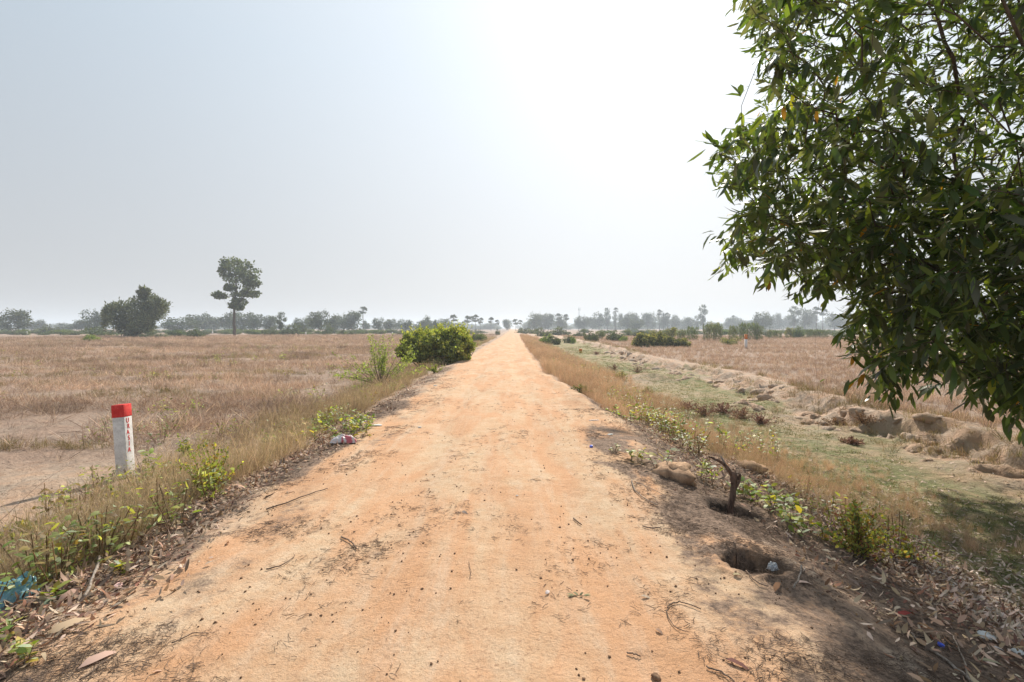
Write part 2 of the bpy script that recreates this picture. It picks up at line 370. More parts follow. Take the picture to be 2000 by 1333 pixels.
L.new(base, p.inputs['Base Color'])
bm1 = N(nt, 'ShaderNodeBump'); bm1.inputs['Strength'].default_value = .68; bm1.inputs['Distance'].default_value = .03
hh = mth('ADD', nz(16, 8, .75), mth('MULTIPLY', nz(70, 4, .7), .35)); L.new(hh, bm1.inputs['Height']); bm2 = N(nt, 'ShaderNodeBump'); bm2.inputs['Distance'].default_value = .16; L.new(mth('MULTIPLY', mth('SUBTRACT', 1.0, sep.outputs[0]), .8), bm2.inputs['Strength']); L.new(nz(4.2, 7, .7, None, .4), bm2.inputs['Height']); L.new(bm1.outputs[0], bm2.inputs['Normal']); L.new(bm2.outputs[0], p.inputs['Normal'])
M_ground = mg

spec = {0: ('dirt_road', 'structure'), 1: ('field', 'structure'), 2: ('field_beyond_ditch', 'structure'), 3: ('ditch', 'structure'), 4: ('road_shoulder', 'structure')}
for c, (nm, kd) in spec.items():
    F = QF[cls == c]
    if len(F) == 0: continue
    used = np.unique(F); remap = np.full(len(V), -1); remap[used] = np.arange(len(used))
    mb = MB(); mb.addarr(V[used], remap[F], np.ones((len(used), 3)))
    me = mb.mesh(nm, M_ground)
    a = me.color_attributes.new('mask', 'FLOAT_COLOR', 'POINT'); a.data.foreach_set('color', MASK[used].ravel().astype(np.float32))
    a = me.attributes.new('burn_hole_shade', 'FLOAT', 'POINT'); a.data.foreach_set('value', burn_hole_shade[used].astype(np.float32))
    tag(link(nm, me), kind=kd)

# ------------------------------------------------------------------ scatter with geometry nodes
def scatter(name, label, pts, rot, scl, variants, seed=0, tone=.45):
    n = len(pts)
    r = np.random.default_rng(seed)
    me = bpy.data.meshes.new(name); me.vertices.add(n); me.vertices.foreach_set('co', np.asarray(pts, np.float32).ravel())
    a = me.attributes.new('rot', 'FLOAT_VECTOR', 'POINT'); a.data.foreach_set('vector', np.asarray(rot, np.float32).ravel())
    a = me.attributes.new('scl', 'FLOAT_VECTOR', 'POINT')
    scl = np.asarray(scl, np.float32)
    if scl.ndim == 1: scl = np.repeat(scl[:, None], 3, 1)
    a.data.foreach_set('vector', scl.ravel())
    a = me.attributes.new('idx', 'INT', 'POINT'); a.data.foreach_set('value', r.integers(0, len(variants), n).astype(np.int32))
    a = me.attributes.new('tone', 'FLOAT', 'POINT'); pts = np.asarray(pts); a.data.foreach_set('value', (tone*np.clip(fbm(pts[:, 0]*.35, pts[:, 1]*.7, 300+seed, 4)+.6*noise(pts[:, 0]*.07, pts[:, 1]*.3, 301+seed), -1, 1)).astype(np.float32))
    o = link(name, me); tag(o, label, None, None, 'stuff')
    col = bpy.data.collections.new(name+'_pieces')
    for k, vme in enumerate(variants):
        col.objects.link(bpy.data.objects.new('%s_piece_%02d' % (name, k), vme))
    g = bpy.data.node_groups.new(name, 'GeometryNodeTree')
    g.interface.new_socket('Geometry', in_out='INPUT', socket_type='NodeSocketGeometry'); g.interface.new_socket('Geometry', in_out='OUTPUT', socket_type='NodeSocketGeometry')
    gi = g.nodes.new('NodeGroupInput'); go = g.nodes.new('NodeGroupOutput'); ip = g.nodes.new('GeometryNodeInstanceOnPoints')
    ci = g.nodes.new('GeometryNodeCollectionInfo'); ci.inputs['Collection'].default_value = col; ci.inputs['Separate Children'].default_value = True; ci.inputs['Reset Children'].default_value = True
    def na(nm, t):
        q = g.nodes.new('GeometryNodeInputNamedAttribute'); q.data_type = t; q.inputs['Name'].default_value = nm
        return [s for s in q.outputs if s.enabled and s.name == 'Attribute'][0]
    e2r = g.nodes.new('FunctionNodeEulerToRotation')
    g.links.new(gi.outputs[0], ip.inputs['Points']); g.links.new(ci.outputs[0], ip.inputs['Instance']); ip.inputs['Pick Instance'].default_value = True
    g.links.new(na('idx', 'INT'), ip.inputs['Instance Index']); g.links.new(na('rot', 'FLOAT_VECTOR'), e2r.inputs[0]); g.links.new(e2r.outputs[0], ip.inputs['Rotation'])
    g.links.new(na('scl', 'FLOAT_VECTOR'), ip.inputs['Scale']); g.links.new(ip.outputs[0], go.inputs[0])
    m = o.modifiers.new('scatter', 'NODES'); m.node_group = g
    return o

def tuft(seed, n, h, spread, rad, width, cols, tilt=.35, bend=.5, heads=0, m=None):
    r = np.random.default_rng(seed); mb = MB()
    a = r.uniform(0, 2*math.pi, n); rr = rad*np.sqrt(r.uniform(0, 1, n))
    base = np.stack([np.cos(a)*rr, np.sin(a)*rr, np.full(n, -.02)], -1)
    t = np.abs(r.normal(0, tilt, n)); az = r.uniform(0, 2*math.pi, n)
    d = np.stack([np.cos(az)*np.sin(t), np.sin(az)*np.sin(t), np.cos(t)], -1)
    cols = np.array(cols); c = cols[r.integers(0, len(cols), n)]*r.uniform(.75, 1.25, (n, 1))
    Lg = h*r.uniform(.5, 1.1, n)
    up = sphdir(n, r)
    leaves(mb, base, d, up, Lg, width*r.uniform(.7, 1.3, n), c, bend=bend*r.uniform(.2, 1.3, n), fold=.1, shape=(.35, .75, .9, .6), droop=(0, 0, -1))
    if heads:
        k = min(heads, n); tip = base[:k]+d[:k]*Lg[:k, None]*.9-np.array([0, 0, 1])*Lg[:k, None]*bend*.35
        rep = 5; tt = np.repeat(tip, rep, 0)+r.normal(0, .012, (k*rep, 3)); dd = np.repeat(d[:k], rep, 0)+r.normal(0, .5, (k*rep, 3))
        leaves(mb, tt, dd, sphdir(k*rep, r), .05*r.uniform(.5, 1.3, k*rep), width*.7, np.repeat(c[:k], rep, 0)*1.15, bend=.2)
    return mb.mesh('tuft', m or M_dry)

def region(n, xr, yr, f, seed):
    """points in a box kept with probability f(x, y)"""
    r = np.random.default_rng(seed); x = r.uniform(*xr, n); y = r.uniform(*yr, n); k = r.uniform(0, 1, n) < f(x, y); return x[k], y[k]
def polar(n, rmin, rmax, amax, pw_, seed):
    """points with density falling as r^-pw_"""
    r = np.random.default_rng(seed); e = 2-pw_
    u = r.uniform(0, 1, n)
    rr = (rmin**e+(rmax**e-rmin**e)*u)**(1/e) if abs(e) > 1e-3 else rmin*(rmax/rmin)**u
    a = r.uniform(-amax, amax, n)
    return np.sin(a)*rr, np.cos(a)*rr, rr
def onground(x, y, dz=0): return np.stack([x, y, H(x, y)+dz], -1)
def TL(x, y): return EL(y)-x
def TR(x, y): return x-ER(y)
def TB(x, y): return x-BK(y)-.2
rr_ = np.random.default_rng(99)
def spin(n, tilt=.15, r=rr_): return np.stack([r.normal(0, tilt, n), r.normal(0, tilt, n), r.uniform(0, 6.283, n)], -1)

# dry roadside grass, both sides
STRAW = [(.44, .34, .22), (.52, .42, .30), (.34, .25, .17), (.48, .38, .25), (.30, .26, .13)]
RUST = [(.48, .31, .20), (.42, .27, .17), (.52, .37, .26)]
gv = [tuft(100+i, 60, .46, .1, .13, .0034, STRAW, .38, .45, 10) for i in range(5)]
xa, ya, ra = polar(60000, 1.6, 100, 1.0, 1.25, 1)
f = sst(.75, 1.2, TL(xa, ya)+.3*noise(xa, ya, 71)-.75*(1-sst(3.0, 4.2, ya)))*(1-sst(2.2, 3.3, TL(xa, ya)+.5*noise(xa*.7, ya*.7, 72)))*np.clip(.75+1.6*noise(xa*.9, ya*.9, 73), .1, 1)
f = f*(1-.85*np.clip(1.2*np.exp(-((xa+6.3)/1.5)**2-((ya-6.4)/1.0)**2), 0, 1))
k = rng.uniform(0, 1, len(xa)) < f
scatter('dry_grass', 'dry tan grass growing along the left road shoulder', onground(xa[k], ya[k]), spin(k.sum()), rng.uniform(.55, 1.15, k.sum())*(1+.1*np.log(ra[k])), gv, 3)
rv = [tuft(120+i, 55, .62, .1, .12, .004, RUST+STRAW[:2], .30, .35, 16) for i in range(5)]
xa, ya, ra = polar(90000, 2.5, 110, .8, 1.1, 2)
t_ = TR(xa, ya)
f = sst(.0, .35, t_+.3*noise(xa, ya, 74))*(1-sst(3.3, 4.5, t_+.9*noise(xa*.8, ya*.8, 75)))*sst(9.5, 13, ya+1.6*t_)*np.clip(.9+1.2*noise(xa*.6, ya*.6, 76), .15, 1)
k = rng.uniform(0, 1, len(xa)) < f
hs_ = rng.uniform(.55, 1.1, k.sum())*np.interp(ya[k], [8, 12, 18, 60], [.5, .75, 1.15, 1.25])*np.interp(TR(xa[k], ya[k]), [2, 4], [1, .6])
scatter('dry_grass', 'reddish dry grass standing along the right road shoulder', onground(xa[k], ya[k]), spin(k.sum()), hs_, rv, 4)
f = sst(1.0, 1.8, t_+.6*noise(xa*1.3, ya*1.3, 77))*(1-sst(2.6, 3.7, t_+.8*noise(xa*.8, ya*.8, 75)))*(1-sst(12, 14, ya))*sst(5.3, 7.2, ya)*np.clip(.8+1.6*noise(xa, ya, 78), .05, 1)
k = rng.uniform(0, 1, len(xa)) < f
scatter('dry_grass', 'sparse dry grass on the slope above the ditch', onground(xa[k], ya[k]), spin(k.sum(), .35), rng.uniform(.35, .7, k.sum()), gv, 5)

# flattened straw / stubble in the fields
FIELD = [(.48, .36, .28), (.38, .27, .21), (.58, .46, .36), (.29, .20, .155)]
sv = [tuft(140+i, 34, .30, .1, .18, .006, FIELD, 1.15, .25) for i in range(6)]
xa, ya, ra = polar(90000, 4.2, 150, 1.0, 1.15, 5)
f = sst(2.0, 3.0, TL(xa, ya)+.6*noise(xa, ya, 81))*np.clip(.65+1.8*fbm(xa*.5, ya*.5, 82, 3)+1.3*noise(xa*.12, ya*.5, 182), .05, 1)
pp = np.exp(-(((xa+6.2)/1.8)**2+((ya-6.7)/1.1)**2)*.9)+np.exp(-(((xa+6.3)/1.8)**2+((ya-5.4)/.7)**2))
f = f*(1-np.clip(pp*1.2, 0, .9))
k = rng.uniform(0, 1, len(xa)) < f
scatter('rice_straw', 'flattened pale rice straw covering the left field', onground(xa[k], ya[k]), spin(k.sum(), .25), rng.uniform(.6, 1.3, k.sum())*(1+.012*ra[k]), sv, 6, .75)
svl = [tuft(150+i, 16, .62, .1, .2, .009, FIELD, 1.35, .1) for i in range(4)]
k = (rng.uniform(0, 1, len(xa)) < f*.35)&(ra < 16)
scatter('rice_straw', 'long loose straw lying flat in the near left field', onground(xa[k], ya[k], .03), spin(k.sum(), .12), rng.uniform(.6, 1.2, k.sum()), svl, 66, .4)
sv2 = [tuft(160+i, 26, .26, .1, .09, .006, FIELD, .45, .3) for i in range(5)]
xa, ya, ra = polar(90000, 8, 140, 1.05, 1.05, 6)
f = sst(.3, 1.0, TB(xa, ya)+.6*noise(xa, ya, 83))*np.clip(.9+1.0*fbm(xa*.4, ya*.4, 84, 3), .15, 1)*(xa > 0)
k = rng.uniform(0, 1, len(xa)) < f
scatter('stubble', 'upright pale rice stubble in the field beyond the ditch', onground(xa[k], ya[k]), spin(k.sum(), .2), rng.uniform(.6, 1.2, k.sum())*(1+.008*ra[k]), sv2, 7)
# olive grass patches: field strips and bank top
OL = [(.22, .20, .08), (.30, .25, .12), (.38, .30, .18), (.17, .15, .06), (.34, .25, .16)]
ov = [tuft(180+i, 40, .26, .1, .12, .006, OL, .55, .5) for i in range(4)]
xa, ya, ra = polar(60000, 6, 120, 1.05, 1.2, 8)
f1 = (TL(xa, ya) > 2.3)*(np.hypot((xa+6.2)/2.6, (ya-6.2)/1.9) > 1)*sst(.14, .24, noise(xa*.25, ya*.9, 85)+.15*noise(xa*2, ya*2, 86))*.7
f2 = np.exp(-((TB(xa, ya)-.6)/.8)**2)*sst(-.12, .12, noise(xa*.5, ya*.5, 87)+.3*noise(xa*2, ya*2, 187))*1.0*(xa > 0)+.12*(xa > 4)*(TB(xa, ya) < 0)*(TB(xa, ya) > -1.6)
k = rng.uniform(0, 1, len(xa)) < np.clip(f1+f2, 0, 1)
scatter('olive_grass', 'low olive grass in strips through field and bank top', onground(xa[k], ya[k]), spin(k.sum()), rng.uniform(.5, 1.2, k.sum())*(1+.01*ra[k]), ov, 8)
# low green weeds mixed into both verges
def weedclump(seed, cols):
    r = np.random.default_rng(seed); mb = MB(); n = 34; cols = np.array(cols)
    p = r.normal(0, .07, (n, 3))*[1, 1, 0]+np.stack([0*r.uniform(size=n), 0*r.uniform(size=n), r.uniform(.02, .24, n)], -1)
    d = sphdir(n, r); d[:, 2] = np.abs(d[:, 2])*.6
    leaves(mb, p, d, np.array([0, 0, 1.0])+r.normal(0, .4, (n, 3)), r.uniform(.025, .06, n), r.uniform(.012, .026, n), cols[r.integers(0, len(cols), n)]*r.uniform(.7, 1.3, (n, 1)), bend=.25, fold=.15, shape=(.3, .7, 1, .85))
    for i in range(5): tube(mb, [(p[i, 0]*.3, p[i, 1]*.3, -.01), (p[i, 0], p[i, 1], p[i, 2]+.05)], .0025, 3, (.2, .13, .08), cap=False)
    return mb.mesh('weed_clump', M_green)
wv = [weedclump(240+i, [(.22, .27, .07), (.30, .33, .10), (.16, .20, .06), (.38, .36, .12), (.34, .38, .24)]) for i in range(5)]+[weedclump(250+i, [(.24, .17, .07), (.30, .22, .09), (.20, .22, .08)]) for i in range(2)]
xa, ya, ra = polar(50000, 2, 60, 1.05, 1.3, 19)
t1_, t2_ = TL(xa, ya), TR(xa, ya)
f = sst(.5, .9, t1_)*(1-sst(2.0, 3.2, t1_))*sst(.08, .3, noise(xa*.8, ya*.6, 191)+.2*noise(xa*3, ya*3, 192))*.35*sst(2.5, 5, ya)
f = np.maximum(f, sst(.6, 1.1, t2_)*(1-sst(2.6, 3.4, t2_))*sst(.0, .22, noise(xa*.8, ya*.6, 193)+.2*noise(xa*3, ya*3, 194))*.5)
f = np.maximum(f, .05*sst(2, 3, t1_)*sst(.1, .3, noise(xa*.4, ya*.4, 195)))
k = rng.uniform(0, 1, len(xa)) < f
scatter('ground_cover', 'small green and yellowing weeds mixed through both grassy verges', onground(xa[k], ya[k]), spin(k.sum(), .15), rng.uniform(.6, 1.5, k.sum())*(1+.008*ra[k]), wv, 19)
# short turf in the ditch
TURF = [(.18, .20, .075), (.23, .24, .10), (.30, .27, .14), (.15, .16, .06)]
tv = [tuft(200+i, 30, .06, .1, .10, .006, TURF, .9, .4) for i in range(5)]
xa, ya, ra = polar(170000, 4, 70, 1.0, .9, 9)
g1 = sst(2.0, 2.9, TR(xa, ya)+.8*noise(xa, ya, 88))*(1-sst(-1.5, -.8, TB(xa, ya)+.8*noise(xa, ya, 89)))*np.clip(.6+2.2*fbm(xa*.6, ya*.5, 90, 3), 0, 1)
k = rng.uniform(0, 1, len(xa)) < g1
scatter('turf', 'short grey green turf on the ditch bed', onground(xa[k], ya[k]), spin(k.sum(), .2), rng.uniform(.6, 1.4, k.sum())*(1+.01*ra[k]), tv, 9)

# dead leaf litter
def deadleaf(seed, Lg, Wd, cols, n=1):
    r = np.random.default_rng(seed); mb = MB()
    for i in range(n):
        base = np.array([[r.uniform(-.05, .05)*(n > 1), r.uniform(-.05, .05)*(n > 1), .004]])
        az = r.uniform(0, 6.28); d = np.array([[math.cos(az), math.sin(az), r.uniform(-.05, .35)]])
        leaves(mb, base, d, (0, 0, 1), Lg*r.uniform(.7, 1.2), Wd*r.uniform(.7, 1.3), cols[r.integers(0, len(cols))], bend=r.uniform(-.35, .45), fold=r.uniform(-1.1, 1.1), shape=(.3, .68, .95, .8))
    return mb.mesh('dead_leaf', M_dead)
DEAD = [(.42, .28, .185), (.52, .38, .27), (.24, .13, .08), (.15, .085, .06), (.36, .25, .17), (.60, .47, .36), (.21, .155, .12)]
PALE = [(.60, .48, .40), (.68, .58, .50), (.48, .37, .30), (.30, .21, .16), (.56, .43, .35)]
lv = [deadleaf(300+i, .085, .024, [DEAD[i % len(DEAD)]]) for i in range(14)]
pv = [deadleaf(340+i, .085, .022, [PALE[i % len(PALE)]]) for i in range(10)]
xa, ya, ra = polar(420000, 1.4, 22, 1.2, 1.3, 11)
tl_, t_ = TL(xa, ya), TR(xa, ya)
f = np.exp(-((tl_-.62+.3*noise(xa*1.2, ya*1.2, 91))/.36)**2)*(1-.6*sst(8, 15, ya))*np.clip(.9+1.0*noise(xa*2, ya*2, 92), .2, 1)
f = np.maximum(f, .45*sst(.15, .6, tl_)*(1-sst(1.3, 2.2, tl_))*(1-sst(3, 4.5, ya)))
f = np.maximum(f, .5*np.exp(-((t_-.75+.3*noise(xa*1.2, ya*1.2, 93))/.5)**2)*(1-sst(9, 14, ya))*sst(4.6, 6, ya))
f = np.maximum(f, .95*sst(.9, 1.5, t_+.5*noise(xa*1.5, ya*1.5, 94))*(1-sst(2.2, 3.0, t_))*(1-sst(6.5, 8, ya)))
f = np.maximum(f, .16*sst(.1, .7, t_)*(1-sst(1, 1.5, t_))*(1-sst(5, 6.5, ya)))
k = rng.uniform(0, 1, len(xa)) < f
n_ = k.sum()
scatter('leaf_litter', 'brown dead leaf litter along both edges of the road', onground(xa[k], ya[k], .004+rng.uniform(0, .02, n_)), spin(n_, .4), rng.uniform(.4, 1.05, n_), lv, 12)
xa, ya, ra = polar(480000, 2, 22, 1.2, 1.0, 12)
t_ = TR(xa, ya)
f = sst(1.2, 2.0, t_+.5*noise(xa, ya, 95))*(1-sst(-.6, .2, TB(xa, ya)))*np.clip(np.interp(ya+.45*(xa-4), [4.0, 5.2, 6.5, 9, 14, 20], [1, .85, .32, .07, .025, .01]), 0, 1)*np.clip(.8+1.2*noise(xa*.8, ya*.8, 96), .2, 1)
k = rng.uniform(0, 1, len(xa)) < f
n_ = k.sum()
scatter('leaf_litter', 'pale fallen leaves thick on the ditch bed', onground(xa[k], ya[k], .004+rng.uniform(0, .01, n_)), spin(n_, .3), rng.uniform(.45, 1.0, n_), pv, 13)

# twig scraps and crumbs
def scrap(seed):
    r = np.random.default_rng(seed); mb = MB()
    for i in range(5):
        a = r.uniform(0, 6.28); p0 = np.array([r.normal(0, .03), r.normal(0, .03), .003]); d = np.array([math.cos(a), math.sin(a), r.uniform(-.05, .2)])
        l_ = r.uniform(.015, .075); mid = p0+d*l_*.5+r.normal(0, .006, 3); mid[2] = abs(mid[2])
        tube(mb, [p0, mid, p0+d*l_], r.uniform(.0008, .0022), 3, cap=False)
    return mb.mesh('scrap', M_twig)
def crumb(seed):
    r = np.random.default_rng(seed); mb = MB()
    ico = [(-1, 0, 0), (1, 0, 0), (0, -1, 0), (0, 1, 0), (0, 0, -1), (0, 0, 1)]
    v = np.array(ico, float)*r.uniform(.6, 1.2, (6, 3))
    F = [(0, 2, 5), (2, 1, 5), (1, 3, 5), (3, 0, 5), (2, 0, 4), (1, 2, 4), (3, 1, 4), (0, 3, 4)]
    mb.add(v*.009, F); return mb.mesh('crumb', M_crumb, smooth=False)
tv_ = [scrap(400+i) for i in range(8)]; cv = [crumb(420+i) for i in range(5)]
xa, ya, ra = polar(150000, 1.5, 20, 1.15, 1.2, 14)
tl_, t_ = TL(xa, ya), TR(xa, ya)
cl = np.clip(.15+2.6*fbm(xa*1.7, ya*1.7, 97, 4), 0, 1)
f = np.exp(-((tl_-.0)/.55)**2)*.8+np.exp(-((t_-.1)/.6)**2)*.8*(ya < 10)+sst(0, .4, t_)*(1-sst(1.5, 2.2, t_))*.5*(ya < 6)+.3*sst(1.0, 1.4, xa)*(1-sst(.2, .6, t_))*(1-sst(6, 8, ya))*sst(2.6, 3.2, ya)+.09
for (qx, qy, sx, sy, a) in ((-1.0, 4.3, .18, .3, 1), (-.95, 3.6, .16, .18, 1.3), (-1.25, 3.3, .3, .3, .4), (1.3, 7.4, .4, .5, .8)):
    f = f+a*np.exp(-((xa-qx)/sx)**2-((ya-qy)/sy)**2)
k = rng.uniform(0, 1, len(xa)) < f*cl*1.2
n_ = k.sum()
scatter('twig_debris', 'dark twig scraps strewn over the road edges', onground(xa[k], ya[k], .002), np.stack([np.zeros(n_), np.zeros(n_), rng.uniform(0, 6.28, n_)], -1), rng.uniform(.3, .95, n_), tv_, 15)
k = rng.uniform(0, 1, len(xa)) < (.14+.4*f)*np.clip(.35+1.5*noise(xa*2.2, ya*2.2, 98), .08, 1)*.55
n_ = k.sum()
scatter('earth_crumbs', 'small dark earth crumbs scattered over the road', onground(xa[k], ya[k], .002), spin(n_, 1), rng.uniform(.25, 1.1, n_)**2.4, cv, 16)


# ------------------------------------------------------------------ haze
hb = MB()
hx0, hx1, hy0, hy1, hz0, hz1 = -2750, 2750, -80, 2750, -2.5, 34
hb.add([(hx0, hy0, hz0), (hx1, hy0, hz0), (hx1, hy1, hz0), (hx0, hy1, hz0), (hx0, hy0, hz1), (hx1, hy0, hz1), (hx1, hy1, hz1), (hx0, hy1, hz1)],
       [(0, 3, 2, 1), (4, 5, 6, 7), (0, 1, 5, 4), (1, 2, 6, 5), (2, 3, 7, 6), (3, 0, 4, 7)])
hm = bpy.data.materials.new('haze'); hm.use_nodes = True; nt = hm.node_tree; nt.nodes.clear()
o_ = N(nt, 'ShaderNodeOutputMaterial'); pv_ = N(nt, 'ShaderNodeVolumePrincipled')
pv_.inputs['Color'].default_value = (.78, .88, 1, 1); pv_.inputs['Density'].default_value = .00072; pv_.inputs['Anisotropy'].default_value = .2
nt.links.new(pv_.outputs[0], o_.inputs['Volume'])
tag(link('haze', hb.mesh('haze', hm, smooth=False)), kind='stuff')

# ------------------------------------------------------------------ crowns for trees and bushes
def crown(seed, n, lobes, leaf, cols, drop=.3, dens=1.0, mat_=None, aspect=.45, gap=0):
    """leaf clumps in a volume of unit size: z 0..1, radius .5"""
    r = np.random.default_rng(seed); mb = MB()
    cols = np.array(cols)
    per = n//len(lobes)
    for (c, rd) in lobes:
        c = np.array(c); rd = np.array(rd)
        # sub-clumps near the lobe's surface
        k = 16; cc = c+sphdir(k, r)*rd*r.uniform(.45, .95, (k, 1))
        m = per//k
        for q in cc:
            shade = r.uniform(.75, 1.25)
            p_ = q+sphdir(m, r)*rd*.42*(r.uniform(.1, 1, (m, 1))**.5+.55*r.uniform(0, 1, (m, 1))**6)
            d = nrm((p_-c)/rd*1.0+r.normal(0, .7, (m, 3))+np.array([0, 0, -drop]))
            col = cols[r.integers(0, len(cols), m)]*shade*r.uniform(.8, 1.2, (m, 1))
            L_ = leaf*r.uniform(.6, 1.3, m)
            leaves(mb, p_, d, sphdir(m, r), L_, L_*aspect*2, col, bend=.2, fold=.1, shape=(.3, .7, 1, .8))
    return mb.mesh('crown', mat_ or M_far)
def lobes(seed, n, zr=(.18, .78), rr=.34, size=(.26, .38), flat=.85):
    r = np.random.default_rng(seed); o = []
    for i in range(n):
        a = i/n*6.283+r.uniform(-.5, .5); q = rr*math.sqrt(r.uniform(.05, 1)); s = r.uniform(*size)
        o.append(((math.cos(a)*q, math.sin(a)*q, r.uniform(*zr)), (s, s, s*flat)))
    return o
GREY = [(.085, .105, .06), (.10, .12, .065), (.07, .09, .055)]
DK = [(.11, .135, .06), (.145, .17, .075), (.09, .11, .05)]
MID = [(.15, .19, .075), (.19, .23, .09), (.12, .155, .06)]
YEL = [(.32, .31, .12), (.24, .25, .10), (.38, .34, .15), (.18, .20, .08)]
BRT = [(.22, .30, .06), (.17, .25, .05), (.28, .33, .09)]
CR = {
 'round': [crown(500+i, 2200, lobes(500+i, 8), .055, GREY) for i in range(4)],
 'low': [crown(520+i, 1500, lobes(520+i, 6, (.2, .55), .34, (.18, .3), .9), .055, DK) for i in range(3)],
 'bright': [crown(530+i, 1400, lobes(530+i, 5, (.2, .6), .3, (.18, .3), .9), .055, BRT) for i in range(2)],
 'yellow': [crown(540+i, 2600, lobes(540+i, 7, (.22, .6), .32, (.18, .3), .9), .04, YEL) for i in range(2)],
 'mid': [crown(550+i, 2200, lobes(550+i, 6, (.25, .65), .3, (.2, .3), .9), .045, MID) for i in range(2)],
 'tall': [crown(560+i, 1400, [((.05, 0, .85), (.28, .28, .14)), ((-.12, .05, .68), (.3, .3, .12)), ((.15, -.05, .55), (.28, .28, .1)), ((-.05, 0, .42), (.24, .24, .1)), ((.1, 0, .3), (.2, .2, .08))], .05, GREY) for i in range(2)],
}
def trunkmesh(seed, spread=.28, h=.7):
    r = np.random.default_rng(seed); mb = MB()
    tube(mb, jig([(0, 0, -.05), (.01, 0, .15), (0, .01, .3), (.02, 0, h*.75)], .008, seed), [.035, .028, .024, .012], 6)
    for i in range(5):
        a = i*1.26+r.uniform(-.4, .4); z0 = r.uniform(.2, .42)
        tube(mb, jig([(0, 0, z0), (math.cos(a)*spread*.5, math.sin(a)*spread*.5, z0+.16), (math.cos(a)*spread, math.sin(a)*spread, z0+.34)], .012, seed+i), [.016, .010, .004], 4)
    return mb.mesh('trunk', M_bark)
TR_ = [trunkmesh(580+i) for i in range(3)]
def fan_palm(seed):
    r = np.random.default_rng(seed); mb = MB()
    n = 34; D = sphdir(n, r); D[:, 2] = np.where(D[:, 2] < -.8, -D[:, 2], D[:, 2])
    for d in D:
        tube(mb, [(0, 0, 0), tuple(d*.28), tuple(d*.55)], [.02, .012, .01], 3, (.12, .13, .06), cap=False)
        s = nrm(np.cross(d, [0.1, .2, 1])); u = np.cross(s, d)
        k = 9; th = np.linspace(-1.35, 1.35, k)
        dd = d[None]*np.cos(th)[:, None]+s[None]*np.sin(th)[:, None]
        leaves(mb, np.tile(d*.5, (k, 1)), dd, np.tile(u, (k, 1)), .42, .16, np.array([(.075, .095, .05)])*r.uniform(.7, 1.3), bend=.12, fold=.1, shape=(.4, .8, .8, .6))
    return mb.mesh('crown', M_far)
def palm_trunk():
    mb = MB(); tube(mb, [(0, 0, -.05), (.004, 0, .3), (0, 0, .65), (.002, 0, 1)], [.028, .018, .015, .016], 7); return mb.mesh('trunk', M_bark)
PC = [fan_palm(600+i) for i in range(3)]; PT = palm_trunk()

FIELD_L, FIELD_R = -.5, -.3
ORD = ['first', 'second', 'third', 'fourth', 'fifth', 'sixth', 'seventh', 'eighth', 'ninth', 'tenth', 'eleventh', 'twelfth', 'thirteenth', 'fourteenth', 'fifteenth', 'sixteenth',
       'seventeenth', 'eighteenth', 'nineteenth', 'twentieth', 'twenty-first', 'twenty-second', 'twenty-third', 'twenty-fourth', 'twenty-fifth', 'twenty-sixth', 'twenty-seventh', 'twenty-eighth',
       'twenty-ninth', 'thirtieth', 'thirty-first', 'thirty-second', 'thirty-third', 'thirty-fourth', 'thirty-fifth', 'thirty-sixth', 'thirty-seventh', 'thirty-eighth', 'thirty-ninth', 'fortieth']
cnt = [0]
def plantobj(name, u, vtop, wpx, dist, kind, label, cat, group, trunk=True, depth=None):
    x = (u-1000)/1000*dist; zb = h1(x, dist)
    ht = CAMH+(HZ-vtop)/1000*dist-zb; wd = wpx/1000*dist
    cnt[0] += 1; k = cnt[0]
    e = empty(name, (x, dist, zb), label, cat, group)
    e.rotation_euler.z = (k*2.4) % 6.28
    c = link('crown' if trunk else 'foliage', CR[kind][k % len(CR[kind])], e); wd *= 1.2 if name == 'tree' and kind == 'round' else 1; c.scale = (wd*1.12, wd*1.05, ht*1.04)
    if not trunk: c.location.z = -.14*ht
    t = link('trunk' if trunk else 'stem', TR_[k % 3], e); s_ = min(ht, wd*1.6); t.scale = (s_*.8, s_*.8, ht)
    return e
# far trees: (u, top v, width px, distance, crown kind)
left = [(2, 617, 18, 230, 'round'), (36, 609, 38, 190, 'round'), (62, 629, 22, 330, 'round'), (80, 625, 14, 330, 'round'), (135, 632, 34, 300, 'round'), (160, 627, 30, 260, 'round'), (189, 609, 36, 220, 'round'),
        (350, 621, 46, 240, 'round'), (390, 614, 34, 300, 'round'), (417, 622, 36, 300, 'round'), (448, 611, 30, 280, 'round'), (474, 612, 34, 260, 'round'), (497, 613, 24, 240, 'round'), (526, 620, 28, 240, 'round'),
        (549, 611, 22, 170, 'tall'), (588, 622, 22, 220, 'round'), (623, 609, 30, 200, 'round'), (607, 624, 18, 380, 'round'), (649, 617, 26, 240, 'round'), (660, 620, 16, 400, 'round'), (672, 619, 24, 260, 'round'), (687, 612, 32, 250, 'round'),
        (715, 627, 14, 320, 'round'), (739, 622, 19, 280, 'round'), (763, 624, 19, 280, 'round'), (754, 630, 10, 400, 'round'), (777, 627, 13, 420, 'round'), (793, 625, 22, 260, 'round'),
        (811, 633, 8, 400, 'round'), (824, 628, 17, 280, 'round'), (837, 620, 20, 290, 'round'), (854, 625, 18, 250, 'round'), (870, 623, 20, 400, 'round')]
